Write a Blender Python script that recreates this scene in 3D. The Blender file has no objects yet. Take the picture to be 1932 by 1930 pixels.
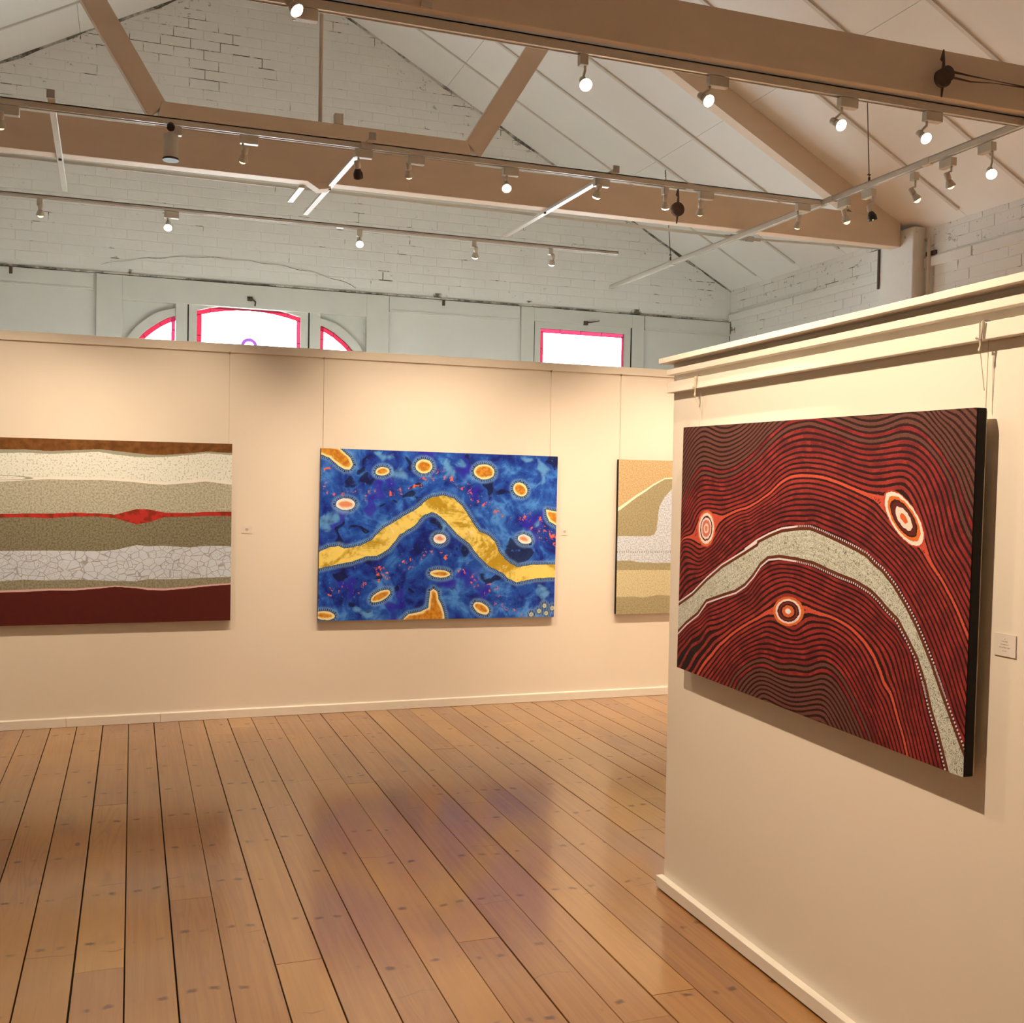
import bpy, bmesh, math, random, json
import numpy as np
from mathutils import Vector, Matrix
random.seed(7)
S = bpy.context.scene
COL = S.collection
R = math.radians

# ------------------------------------------------------------------ camera, world, exposure
S.view_settings.view_transform = 'Standard'
S.view_settings.look = 'None'
S.view_settings.gamma = 1.0
S.view_settings.use_curve_mapping = False
S.view_settings.exposure = 0.46
CAM_H = 1.55
yaw, pitch, roll = R(19.572), R(-1.3125), R(0.986)
fwd = Vector((math.sin(yaw) * math.cos(pitch), math.cos(yaw) * math.cos(pitch), math.sin(pitch)))
right0 = Vector((math.cos(yaw), -math.sin(yaw), 0))
up0 = right0.cross(fwd)
rgt = right0 * math.cos(roll) + up0 * math.sin(roll)
upv = -right0 * math.sin(roll) + up0 * math.cos(roll)
cam = bpy.data.cameras.new('camera')
cam_o = bpy.data.objects.new('camera', cam)
COL.objects.link(cam_o)
cam.sensor_fit = 'HORIZONTAL'
cam.sensor_width = 36.0
cam.lens = 36.0 * 2014.9 / 1932.0
cam.clip_start = 0.05
cam.clip_end = 200
M3 = Matrix((rgt, upv, -fwd)).transposed()
cam_o.matrix_world = Matrix.Translation((0, 0, CAM_H)) @ M3.to_4x4()
S.camera = cam_o
S.cycles.max_bounces = 8

world = bpy.data.worlds.new('overcast_sky')
S.world = world
world.use_nodes = True
wn = world.node_tree
bg = wn.nodes['Background']
bg.inputs['Color'].default_value = (0.82, 0.92, 1.0, 1)
SKY = 16.5
bg.inputs['Strength'].default_value = SKY
# overcast dome above, the paler street it lights below the horizon
_tc = wn.nodes.new('ShaderNodeTexCoord'); _sx = wn.nodes.new('ShaderNodeSeparateXYZ'); _rp = wn.nodes.new('ShaderNodeValToRGB')
wn.links.new(_tc.outputs['Generated'], _sx.inputs[0])
_mr = wn.nodes.new('ShaderNodeMapRange'); _mr.inputs['From Min'].default_value = -0.25; _mr.inputs['From Max'].default_value = 0.25
wn.links.new(_sx.outputs[2], _mr.inputs['Value']); wn.links.new(_mr.outputs[0], _rp.inputs[0])
_rp.color_ramp.elements[0].position = 0.40; _rp.color_ramp.elements[0].color = (0.52, 0.56, 0.58, 1)
_rp.color_ramp.elements[1].position = 0.60; _rp.color_ramp.elements[1].color = (0.82, 0.92, 1.0, 1)
wn.links.new(_rp.outputs[0], bg.inputs['Color'])
LAMP = (1.0, 0.74, 0.50)      # warm halogen light of the track lamps
LAMP_W = 90.0                 # base power of one track lamp

# ------------------------------------------------------------------ small helpers
def lin(c):
    c = c / 255.0
    return c / 12.92 if c <= 0.04045 else ((c + 0.055) / 1.055) ** 2.4

def srgb(r, g, b):
    return (lin(r), lin(g), lin(b), 1.0)

def pig(r, g, b, k=0.86):
    """pigment colour of something seen as r,g,b on the warm lit wall"""
    w = (0.91, 0.70, 0.45)
    return tuple(min(0.9, max(0.004, lin(c) / w[i] * k)) for i, c in enumerate((r, g, b))) + (1.0,)

class X:
    """tiny expression wrapper round shader sockets"""
    nt = None
    def __init__(s, sock): s.s = sock
    @staticmethod
    def m(op, *a, clamp=False):
        n = X.nt.nodes.new('ShaderNodeMath'); n.operation = op; n.use_clamp = clamp
        for i, v in enumerate(a):
            if isinstance(v, X): X.nt.links.new(v.s, n.inputs[i])
            else: n.inputs[i].default_value = float(v)
        return X(n.outputs[0])
    def __add__(s, o): return X.m('ADD', s, o)
    __radd__ = __add__
    def __sub__(s, o): return X.m('SUBTRACT', s, o)
    def __rsub__(s, o): return X.m('SUBTRACT', o, s)
    def __mul__(s, o): return X.m('MULTIPLY', s, o)
    __rmul__ = __mul__
    def __truediv__(s, o): return X.m('DIVIDE', s, o)
    def __rtruediv__(s, o): return X.m('DIVIDE', o, s)
    def __lt__(s, o): return X.m('LESS_THAN', s, o)
    def __gt__(s, o): return X.m('GREATER_THAN', s, o)
    def abs(s): return X.m('ABSOLUTE', s)
    def fract(s): return X.m('FRACT', s)
    def round(s): return X.m('ROUND', s)
    def clamp(s): return X.m('ADD', s, 0.0, clamp=True)

def smooth(x, lo, hi):
    n = X.nt.nodes.new('ShaderNodeMapRange'); n.interpolation_type = 'SMOOTHSTEP'
    X.nt.links.new(x.s, n.inputs['Value'])
    n.inputs['From Min'].default_value = lo; n.inputs['From Max'].default_value = hi
    return X(n.outputs[0])

def attr(name):
    n = X.nt.nodes.new('ShaderNodeAttribute'); n.attribute_name = name
    return X(n.outputs['Fac'])

def pos(sx=1, sy=1, sz=1, off=None, kind='Position'):
    if kind == 'Position':
        g = X.nt.nodes.new('ShaderNodeNewGeometry'); o = g.outputs['Position']
    else:
        g = X.nt.nodes.new('ShaderNodeTexCoord'); o = g.outputs['Object']
    v = X.nt.nodes.new('ShaderNodeVectorMath'); v.operation = 'MULTIPLY'
    X.nt.links.new(o, v.inputs[0]); v.inputs[1].default_value = (sx, sy, sz)
    if off is not None:
        c = X.nt.nodes.new('ShaderNodeCombineXYZ')
        for i in range(3): X.nt.links.new(off.s, c.inputs[i])
        a = X.nt.nodes.new('ShaderNodeVectorMath'); a.operation = 'ADD'
        X.nt.links.new(v.outputs[0], a.inputs[0]); X.nt.links.new(c.outputs[0], a.inputs[1])
        return a.outputs[0]
    return v.outputs[0]

def noise(vec, scale=5, detail=3, rough=0.5, dist=0.0):
    n = X.nt.nodes.new('ShaderNodeTexNoise')
    X.nt.links.new(vec, n.inputs['Vector'])
    n.inputs['Scale'].default_value = scale; n.inputs['Detail'].default_value = detail
    n.inputs['Roughness'].default_value = rough; n.inputs['Distortion'].default_value = dist
    return X(n.outputs['Fac'])

def voro(vec, scale=5, feature='F1', out='Distance', rnd=1.0):
    n = X.nt.nodes.new('ShaderNodeTexVoronoi'); n.feature = feature
    X.nt.links.new(vec, n.inputs['Vector']); n.inputs['Scale'].default_value = scale
    n.inputs['Randomness'].default_value = rnd
    return X(n.outputs[out])

def xyz(vec):
    n = X.nt.nodes.new('ShaderNodeSeparateXYZ'); X.nt.links.new(vec, n.inputs[0])
    return X(n.outputs[0]), X(n.outputs[1]), X(n.outputs[2])

def mix(f, a, b):
    n = X.nt.nodes.new('ShaderNodeMix'); n.data_type = 'RGBA'
    if isinstance(f, X): X.nt.links.new(f.s, n.inputs[0])
    else: n.inputs[0].default_value = f
    for i, c in ((6, a), (7, b)):
        if isinstance(c, X): X.nt.links.new(c.s, n.inputs[i])
        else: n.inputs[i].default_value = c
    return X(n.outputs[2])

def ramp(f, stops, mode='LINEAR'):
    n = X.nt.nodes.new('ShaderNodeValToRGB'); n.color_ramp.interpolation = mode
    e = n.color_ramp.elements
    while len(e) < len(stops): e.new(0.5)
    for el, (p, c) in zip(e, stops): el.position = p
    for el, (p, c) in zip(e, stops): el.color = c
    X.nt.links.new(f.s, n.inputs[0])
    return X(n.outputs[0])

def material(name, fn=None, color=(0.8, 0.8, 0.8, 1), rough=0.6, metal=0.0, spec=0.5):
    m = bpy.data.materials.new(name); m.use_nodes = True
    nt = m.node_tree; X.nt = nt
    b = nt.nodes['Principled BSDF']
    b.inputs['Base Color'].default_value = color
    b.inputs['Roughness'].default_value = rough
    b.inputs['Metallic'].default_value = metal
    b.inputs['Specular IOR Level'].default_value = spec
    if fn: fn(nt, b)
    return m

def put(nt, b, col=None, rough=None, bump=None, strength=0.2, dist=0.01):
    if col is not None: nt.links.new(col.s, b.inputs['Base Color'])
    if rough is not None: nt.links.new(rough.s, b.inputs['Roughness'])
    if bump is not None:
        n = nt.nodes.new('ShaderNodeBump'); n.inputs['Strength'].default_value = strength
        n.inputs['Distance'].default_value = dist
        nt.links.new(bump.s, n.inputs['Height']); nt.links.new(n.outputs[0], b.inputs['Normal'])

class MB:
    """mesh builder: collects simple shapes, links them as one object"""
    def __init__(s): s.v = []; s.f = []; s.mi = []; s.cur = 0
    def add(s, vs, fs):
        o = len(s.v); s.v += [tuple(p) for p in vs]
        s.f += [tuple(i + o for i in f) for f in fs]; s.mi += [s.cur] * len(fs)
        return s
    def box(s, x0, x1, y0, y1, z0, z1):
        return s.hexa([(x0, y0, z0), (x1, y0, z0), (x1, y1, z0), (x0, y1, z0), (x0, y0, z1), (x1, y0, z1), (x1, y1, z1), (x0, y1, z1)])
    def hexa(s, p):
        return s.add(p, [(0, 3, 2, 1), (4, 5, 6, 7), (0, 1, 5, 4), (1, 2, 6, 5), (2, 3, 7, 6), (3, 0, 4, 7)])
    def prism(s, poly, y0, y1, ax='Y'):
        """closed polygon in (a,b) extruded along ax; 'Y' -> (x,z), 'X' -> (y,z), 'Z' -> (x,y)"""
        n = len(poly)
        def P(a, b, t): return {'Y': (a, t, b), 'X': (t, a, b), 'Z': (a, b, t)}[ax]
        vs = [P(a, b, y0) for a, b in poly] + [P(a, b, y1) for a, b in poly]
        fs = [tuple(range(n)), tuple(range(2 * n - 1, n - 1, -1))]
        fs += [(i, i + n, (i + 1) % n + n, (i + 1) % n) for i in range(n)]
        return s.add(vs, fs)
    def tube(s, pts, r, n=8, caps=True):
        pts = [Vector(p) for p in pts]; rs = r if isinstance(r, (list, tuple)) else [r] * len(pts)
        o = len(s.v); k = len(pts)
        for i, p in enumerate(pts):
            d = (pts[min(i + 1, k - 1)] - pts[max(i - 1, 0)]).normalized()
            a = d.orthogonal().normalized() if i == 0 else (a - d * a.dot(d)).normalized()
            b = d.cross(a)
            for j in range(n):
                t = 2 * math.pi * j / n
                s.v.append(tuple(p + (a * math.cos(t) + b * math.sin(t)) * rs[i]))
        for i in range(k - 1):
            for j in range(n):
                s.f.append((o + i * n + j, o + i * n + (j + 1) % n, o + (i + 1) * n + (j + 1) % n, o + (i + 1) * n + j)); s.mi.append(s.cur)
        if caps:
            s.f.append(tuple(o + j for j in range(n - 1, -1, -1))); s.mi.append(s.cur)
            s.f.append(tuple(o + (k - 1) * n + j for j in range(n))); s.mi.append(s.cur)
        return s
    def build(s, name, mats, parent=None, bevel=0.0, smooth_=False, origin=None):
        me = bpy.data.meshes.new(name)
        vs = s.v
        if origin is not None: vs = [(x - origin[0], y - origin[1], z - origin[2]) for x, y, z in vs]
        me.from_pydata(vs, [], s.f)
        if not isinstance(mats, (list, tuple)): mats = [mats]
        for m in mats: me.materials.append(m)
        for p, i in zip(me.polygons, s.mi): p.material_index = i; p.use_smooth = smooth_
        bm = bmesh.new(); bm.from_mesh(me); bmesh.ops.recalc_face_normals(bm, faces=bm.faces); bm.to_mesh(me); bm.free()
        o = bpy.data.objects.new(name, me); COL.objects.link(o)
        if origin is not None: o.location = origin
        if parent is not None:
            o.parent = parent
            if origin is not None: o.location = Vector(origin)
        if bevel:
            b = o.modifiers.new('soft_edge', 'BEVEL'); b.width = bevel; b.segments = 2; b.limit_method = 'ANGLE'
        return o

def empty(name, loc, rot=(0, 0, 0)):
    o = bpy.data.objects.new(name, None); COL.objects.link(o)
    o.location = loc; o.rotation_euler = rot; o.empty_display_size = 0.1
    return o

def tag(o, label, cat, group=None):
    o['label'] = label; o['category'] = cat
    if group: o['group'] = group
    return o

def struct(o, label=None, cat=None):
    o['kind'] = 'structure'
    if label: o['label'] = label
    if cat: o['category'] = cat
    return o

def child(o, parent):
    """parent a world-space mesh under an unrotated, unscaled empty"""
    o.parent = parent
    o.matrix_parent_inverse = Matrix.Translation(parent.location).inverted()
    return o

def sub(o, part):
    """sub-part: both meshes are already in world coordinates"""
    o.parent = part
    return o

# ------------------------------------------------------------------ dimensions (metres)
XL, XR = -3.35, 5.508          # long side walls
YG, YF = 9.20, -3.60           # gable behind the far partition, wall behind the camera
RX, RZ, SL = 1.080, 5.884, 0.5377   # ridge and roof slope
EAVE = RZ - SL * (XR - RX)
YP = 7.20                      # face of the far partition
def roof(x): return RZ - SL * abs(x - RX)

# ------------------------------------------------------------------ materials of the room
def f_paint(nt, b):
    n = noise(pos(1, 1, 1), 9, 4); n2 = noise(pos(1, 1, 1), 1.1, 2)
    put(nt, b, mix(n2, (0.80, 0.76, 0.685, 1), (0.86, 0.82, 0.745, 1)), None, n, 0.08, 0.004)
M_PART = material('partition_paint', f_paint, rough=0.55, spec=0.35)
def f_trimp(nt, b):
    n = noise(pos(3, 1, 8), 6, 4)
    put(nt, b, mix(n, (0.80, 0.775, 0.72, 1), (0.88, 0.86, 0.81, 1)), None, n, 0.1, 0.003)
M_TRIM = material('white_gloss_trim', f_trimp, rough=0.38)
def f_ceil(nt, b):
    n = noise(pos(), 2.2, 4)
    put(nt, b, mix(n, (0.74, 0.745, 0.73, 1), (0.81, 0.81, 0.79, 1)))
M_CEIL = material('ceiling_sheet_white', f_ceil, rough=0.75)
def f_batten(nt, b):
    n = noise(pos(), 8, 3)
    put(nt, b, mix(n, (0.56, 0.54, 0.49, 1), (0.68, 0.66, 0.60, 1)))
M_BATT = material('aged_batten_paint', f_batten, rough=0.7)
def f_beam(nt, b):
    n = noise(pos(1.2, 4, 4), 3, 4); sp = noise(pos(), 28, 2)
    c = mix(n, (0.66, 0.54, 0.42, 1), (0.74, 0.62, 0.49, 1))
    c = mix(smooth(sp, 0.80, 0.84), c, (0.16, 0.10, 0.06, 1))
    put(nt, b, c, None, n, 0.15, 0.004)
M_BEAM = material('cream_painted_timber', f_beam, rough=0.6, spec=0.3)

def grime(base, lo, hi, extra=None):
    big = noise(pos(1, 1, 1), 0.9, 3, 0.6)
    fine = noise(pos(1, 1, 1.6), 7, 5, 0.65)
    return base
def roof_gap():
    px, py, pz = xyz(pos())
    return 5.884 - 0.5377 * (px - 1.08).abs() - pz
def f_brick(nt, b):
    inf = X.nt.nodes.new('ShaderNodeObjectInfo'); r = X(inf.outputs['Random'])
    n = noise(pos(1, 1, 1), 4, 5, 0.6); sp = noise(pos(1, 1, 1.5), 13, 4, 0.7)
    edge = 1.0 - smooth(roof_gap(), 0.02, 0.45)
    c = mix(n, (0.70, 0.69, 0.65, 1), (0.80, 0.79, 0.75, 1))
    c = mix(r * 0.05, c, (0.50, 0.48, 0.43, 1))
    c = mix(smooth(sp + edge * 0.07, 0.665, 0.74) * 0.62, c, (0.20, 0.175, 0.14, 1))
    put(nt, b, c, None, noise(pos(), 22, 4), 0.4, 0.005)
M_BRICK = material('whitewashed_brick', f_brick, rough=0.8, spec=0.2)
def f_mortar(nt, b):
    px, py, pz = xyz(pos())
    patch = noise(pos(1, 1, 1), 4.6, 4, 0.6)
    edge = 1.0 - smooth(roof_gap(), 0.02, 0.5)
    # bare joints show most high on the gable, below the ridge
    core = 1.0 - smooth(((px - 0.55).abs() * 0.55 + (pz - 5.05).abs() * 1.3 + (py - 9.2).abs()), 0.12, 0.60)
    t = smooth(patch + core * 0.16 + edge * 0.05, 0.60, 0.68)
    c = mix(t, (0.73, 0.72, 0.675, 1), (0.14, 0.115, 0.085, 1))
    put(nt, b, c)
M_MORT = material('painted_mortar_joint', f_mortar, rough=0.85, spec=0.2)
def f_plaster(nt, b):
    n = noise(pos(1, 1, 1), 3, 5, 0.6); sp = noise(pos(1, 1, 2), 10, 4, 0.7)
    c = mix(n, (0.60, 0.595, 0.55, 1), (0.68, 0.675, 0.63, 1))
    c = mix(smooth(sp, 0.70, 0.78) * 0.5, c, (0.22, 0.20, 0.16, 1))
    put(nt, b, c, None, n, 0.25, 0.006)
M_PLAS = material('gable_plaster', f_plaster, rough=0.75, spec=0.2)
def f_join(nt, b):
    n = noise(pos(1, 1, 1), 6, 3)
    put(nt, b, mix(n, (0.56, 0.56, 0.51, 1), (0.62, 0.62, 0.57, 1)))
M_JOIN = material('painted_joinery', f_join, rough=0.5)
M_DIRT = material('dirt_line', lambda nt, b: put(nt, b, mix(smooth(noise(pos(1, 1, 1), 4, 5, 0.75), 0.42, 0.62), (0.55, 0.53, 0.48, 1), (0.09, 0.08, 0.06, 1))), rough=0.9)
M_DARK = material('dark_void', color=(0.02, 0.015, 0.01, 1), rough=0.9)
M_METW = material('track_white_metal', lambda nt, b: put(nt, b, mix(noise(pos(), 12, 2), (0.54, 0.50, 0.43, 1), (0.62, 0.58, 0.51, 1))), rough=0.32, metal=0.0)
M_TRKL = material('track_liner', lambda nt, b: put(nt, b, mix(noise(pos(), 20, 2), (0.80, 0.80, 0.78, 1), (0.9, 0.9, 0.88, 1))), rough=0.15, metal=0.6)
M_LAMPW = material('lamp_body_cream', lambda nt, b: put(nt, b, mix(noise(pos(), 15, 2), (0.52, 0.48, 0.41, 1), (0.60, 0.56, 0.48, 1))), rough=0.4)
M_LAMPK = material('lamp_body_black', lambda nt, b: put(nt, b, mix(noise(pos(), 15, 2), (0.018, 0.012, 0.010, 1), (0.03, 0.02, 0.016, 1))), rough=0.45)
M_STEEL = material('dull_steel', lambda nt, b: put(nt, b, mix(noise(pos(), 18, 3), (0.34, 0.32, 0.29, 1), (0.46, 0.44, 0.40, 1))), rough=0.45, metal=0.4)
M_RUST = material('dark_rusted_iron', lambda nt, b: put(nt, b, mix(noise(pos(), 30, 4), (0.05, 0.028, 0.018, 1), (0.11, 0.07, 0.05, 1))), rough=0.7, metal=0.3)
M_NYLON = material('nylon_line', lambda nt, b: put(nt, b, mix(noise(pos(), 30, 1), (0.50, 0.44, 0.32, 1), (0.6, 0.53, 0.4, 1))), rough=0.4)
def emis(name, col, st):
    def f(nt, b):
        b.inputs['Emission Color'].default_value = col; b.inputs['Emission Strength'].default_value = st
        n = noise(pos(), 40, 1)
        put(nt, b, mix(n, (0.8, 0.7, 0.5, 1), (0.9, 0.8, 0.6, 1)))
    return material(name, f, rough=0.3)
M_LENS = emis('lit_lamp_lens', (1.0, 0.86, 0.66, 1), 9.0)
M_LENSW = emis('lit_lamp_lens_soft', (1.0, 0.62, 0.25, 1), 4.0)

def f_plank(nt, b):
    inf = X.nt.nodes.new('ShaderNodeObjectInfo'); r = X(inf.outputs['Random'])
    off = r * 37.0
    px, py, pz = xyz(pos())
    grain = noise(pos(46, 1.3, 4, off), 1.0, 5, 0.60, 0.4)
    streak = noise(pos(110, 2.6, 4, off), 1.0, 3, 0.6)
    figure = noise(pos(7.5, 0.55, 2, off), 1.0, 2, 0.45, 0.5)
    rings = smooth(X.m('SINE', figure * 95.0), 0.1, 0.95)
    blotch = noise(pos(2.0, 0.7, 1, off), 1.0, 2, 0.5)
    tint = ramp(r, [(0.0, (0.28, 0.130, 0.034, 1)), (0.2, (0.43, 0.225, 0.054, 1)), (0.4, (0.27, 0.115, 0.040, 1)),
                    (0.6, (0.46, 0.232, 0.042, 1)), (0.8, (0.24, 0.102, 0.040, 1)), (1.0, (0.38, 0.182, 0.036, 1))])
    c = mix(smooth(grain, 0.25, 0.80) * 0.5, tint, (0.47, 0.25, 0.062, 1))
    c = mix(rings * smooth(blotch, 0.45, 0.75) * 0.42, c, (0.22, 0.080, 0.028, 1))
    c = mix(smooth(streak, 0.58, 0.80) * 0.30, c, (0.20, 0.08, 0.032, 1))
    c = mix(smooth(blotch, 0.35, 0.85) * 0.30, c, (0.25, 0.105, 0.055, 1))
    # knots
    kv = pos(5.6, 2.4, 1, off); kd = voro(kv, 1.0)
    ks = noise(pos(5.2, 2.0, 1, off), 0.9, 1)
    kn = kd + (noise(pos(40, 30, 1), 1.0, 2) - 0.5) * 0.05
    knot = (1.0 - smooth(kn, 0.035, 0.075)) * smooth(ks, 0.40, 0.46)
    halo = (1.0 - smooth(kn, 0.06, 0.24)) * smooth(ks, 0.44, 0.50)
    kst = smooth(noise(pos(4.5, 1.2, 1, off), 1.0, 3, 0.6), 0.60, 0.72)
    c = mix(kst * 0.38, c, (0.16, 0.075, 0.040, 1))
    c = mix(halo * 0.30, c, (0.36, 0.15, 0.05, 1))
    c = mix(knot * 0.85, c, (0.10, 0.038, 0.018, 1))
    # nail rows on the joists: small dark bruises at each side of every board
    wob = noise(pos(3.2, 2.1, 1, off), 1.0, 2) * 0.16
    yy = ((py + wob) / 0.455).fract()
    pick = noise(pos(9, 3.1, 1, off), 1.0, 2)
    row = 1.0 - smooth((yy - 0.5).abs() + (noise(pos(60, 60, 1), 1.0, 2) - 0.5) * 0.04, 0.010, 0.036)
    xx = ((px + 0.012) / 0.1523).fract()
    side = 1.0 - smooth(((xx - 0.5).abs() - 0.22).abs(), 0.04, 0.15)
    c = mix(row * side * smooth(pick, 0.44, 0.58) * 0.92, c, (0.075, 0.018, 0.004, 1))
    # curved scrapes running right across a board here and there
    y2 = ((py + noise(pos(7, 1.4, 1, off), 1.0, 2) * 0.10) / 0.61 + 0.3).fract()
    rw2 = 1.0 - smooth((y2 - 0.5).abs(), 0.002, 0.012)
    c = mix(rw2 * smooth(noise(pos(4.0, 1.7, 1, off), 1.0, 1), 0.52, 0.62) * 0.6, c, (0.17, 0.07, 0.035, 1))
    dirt = smooth(noise(pos(1.6, 1.1, 1), 1.0, 3, 0.55), 0.45, 0.75)
    c = mix(dirt * 0.30, c, (0.20, 0.09, 0.052, 1))
    ro = 0.30 + 0.15 * noise(pos(5, 2, 1, off), 1.0, 4)
    put(nt, b, c, ro, blotch, 0.05, 0.002)
    b.inputs['Coat Weight'].default_value = 0.9
    b.inputs['Coat Roughness'].default_value = 0.13
    b.inputs['Coat IOR'].default_value = 1.55
M_PLANK = material('varnished_pine', f_plank, spec=0.5)

# ------------------------------------------------------------------ floor: every board its own part
floor = struct(MB().box(XL - 0.2, XR + 0.2, YF - 0.2, YG + 0.2, -0.12, -0.022).build('floor', M_DARK))
W = 0.1523
cuts_known = {7: [5.45, 3.44], 16: [4.79], -1: [5.41, 3.58], 2: [4.44, 8.2], 0: [1.2], 1: [4.10], 4: [6.9], 10: [2.9], 5: [2.6], 12: [6.1]}
rnd = random.Random(11)
i0 = int(math.floor((XL + 0.012) / W)); i1 = int(math.ceil((XR + 0.012) / W))
for i in range(i0, i1):
    xa, xb = max(XL, -0.012 + i * W), min(XR, -0.012 + (i + 1) * W)
    if xb - xa < 0.02: continue
    if i in cuts_known: cuts = sorted(cuts_known[i] + ([rnd.uniform(-2.5, 0.5)] if min(cuts_known[i]) > 1 else []))
    else:
        y = YF + rnd.uniform(0.8, 4.4); cuts = []
        while y < YG - 0.6: cuts.append(y); y += rnd.uniform(3.2, 5.2)
    ys = [YF] + cuts + [YG]
    ga = rnd.choice([0.0010, 0.0016, 0.0026, 0.0034]); gb = rnd.choice([0.0008, 0.0014, 0.0022])
    for y0, y1 in zip(ys[:-1], ys[1:]):
        dz = rnd.uniform(-0.0012, 0.0)
        xa2, xb2, y02, y12 = xa + ga, xb - gb, y0 + 0.0007, y1 - 0.0007
        c = 0.0012
        m = MB()
        vs = [(xa2, y02, -0.022), (xb2, y02, -0.022), (xb2, y12, -0.022), (xa2, y12, -0.022),
              (xa2, y02, dz - c), (xb2, y02, dz - c), (xb2, y12, dz - c), (xa2, y12, dz - c),
              (xa2 + c, y02 + c / 2, dz), (xb2 - c, y02 + c / 2, dz), (xb2 - c, y12 - c / 2, dz), (xa2 + c, y12 - c / 2, dz)]
        m.add(vs, [(0, 3, 2, 1), (0, 1, 5, 4), (1, 2, 6, 5), (2, 3, 7, 6), (3, 0, 4, 7), (4, 5, 9, 8), (5, 6, 10, 9), (6, 7, 11, 10), (7, 4, 8, 11), (8, 9, 10, 11)])
        child(m.build('plank', M_PLANK), floor)

# ------------------------------------------------------------------ walls
def brick_mesh(w, h):
    """one brick face lying in x (length) / z (height), front towards -y, 9 mm deep"""
    a, d = 0.0025, 0.0052
    m = MB()
    vs = [(0, 0.004, 0), (w, 0.004, 0), (w, 0.004, h), (0, 0.004, h), (0, -d + 0.0015, 0), (w, -d + 0.0015, 0), (w, -d + 0.0015, h), (0, -d + 0.0015, h),
          (a, -d, a), (w - a, -d, a), (w - a, -d, h - a), (a, -d, h - a)]
    m.add(vs, [(0, 1, 5, 4), (1, 2, 6, 5), (2, 3, 7, 6), (3, 0, 4, 7), (4, 5, 9, 8), (5, 6, 10, 9), (6, 7, 11, 10), (7, 4, 8, 11), (8, 9, 10, 11)])
    return m
CH, BL = 0.0797, 0.2345
BASE = brick_mesh(BL - 0.0045, CH - 0.0045)
brick_me = None
def lay(wall, region, place, pick, top, z0, a0, a1, n_max=290):
    """region(a,z) says whether a brick may lie there; nearest/clearest ones become parts"""
    global brick_me
    rb = random.Random(5)
    spots = []
    zc, row = z0, 0
    while zc < top - CH:
        a = a0 + (BL / 2 if row % 2 else 0.0) + rb.uniform(-0.01, 0.01)
        while a < a1 - BL:
            if region(a, zc) or region(a + BL, zc):
                spots.append((a, zc + rb.uniform(-0.0015, 0.0015), rb.uniform(-0.0022, 0.0016)))
            a += BL
        zc += CH; row += 1
    spots.sort(key=pick)
    rest = MB()
    for k, (a, z, d) in enumerate(spots):
        if k < n_max:
            if brick_me is None:
                o = BASE.build('brick', M_BRICK); brick_me = o.data
            else:
                o = bpy.data.objects.new('brick', brick_me); COL.objects.link(o)
            o.matrix_world = place(a, z, d)
            o.parent = wall
        else:
            Mx = place(a, z, d)
            rest.add([tuple(Mx @ Vector(v)) for v in BASE.v], BASE.f)
    if rest.v:
        o = rest.build('brickwork', M_BRICK, wall); o['kind'] = 'stuff'

ZL = 3.21
# gable: brick above a ledge, plaster with glazed openings below
g = MB()
Y1 = YG + 0.30
for (x0, x1) in ((XL - 0.3, -0.09), (1.911, 3.330), (4.565, XR + 0.3)):
    g.box(x0, x1, YG + 0.012, Y1, 0, ZL)
g.box(-0.09, 1.911, YG + 0.012, Y1, 3.03, ZL); g.box(3.330, 4.565, YG + 0.012, Y1, 3.085, ZL)
g.box(-0.09, 0.30, YG + 0.012, Y1, 0, 0.9)
g.box(1.53, 1.911, YG + 0.012, Y1, 0, 0.9); g.box(3.330, 4.565, YG + 0.012, Y1, 0, 0.9)
g.cur = 1
g.prism([(XL - 0.3, ZL), (XR + 0.3, ZL), (XR + 0.3, EAVE + 0.15), (RX, RZ + 0.3), (XL - 0.3, roof(XL) + 0.15)], YG - 0.0035, Y1)
wall_back = struct(g.build('wall_back', [M_PLAS, M_MORT]))
lay(wall_back, lambda a, z: z < roof(a) and z > ZL + 0.03,
    lambda a, z, d: Matrix.Translation((a, YG + d, z)),
    lambda s: abs(s[0] - 0.5) * 0.8 + abs(s[1] - 5.0) if s[0] > -1.2 else 9, 5.9, ZL + 0.045, -1.35, XR - 0.01)
# plaster panels, ledge and mouldings on the lower gable
t1 = MB(); t1.box(XL, XR, YG - 0.016, YG + 0.02, ZL - 0.006, ZL + 0.006)
struct(t1.build('trim_1', M_DIRT))
t2 = MB()
for x0, x1 in ((XL, -0.31), (2.10, 3.315), (4.58, XR)):
    t2.box(x0, x1, YG - 0.004, YG + 0.02, ZL - 0.13, ZL - 0.012)
    t2.box(x0, x1, YG - 0.010, YG + 0.02, ZL - 0.145, ZL - 0.130)
struct(t2.build('trim_2', M_PLAS))
t7 = MB()
for sg, xe in ((1, XR), (-1, XL)):
    xs7 = np.linspace(RX, xe, 40)
    for xa, xb in zip(xs7[:-1], xs7[1:]):
        wa = 0.020 + 0.014 * math.sin(xa * 13.0) * math.sin(xa * 5.3); wb = 0.020 + 0.014 * math.sin(xb * 13.0) * math.sin(xb * 5.3)
        t7.hexa([(xa, YG - 0.012, roof(xa) - wa), (xb, YG - 0.012, roof(xb) - wb), (xb, YG, roof(xb) - wb), (xa, YG, roof(xa) - wa),
                 (xa, YG - 0.012, roof(xa) + 0.01), (xb, YG - 0.012, roof(xb) + 0.01), (xb, YG, roof(xb) + 0.01), (xa, YG, roof(xa) + 0.01)])
struct(t7.build('trim_7', M_DIRT))
t3 = MB()
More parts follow.
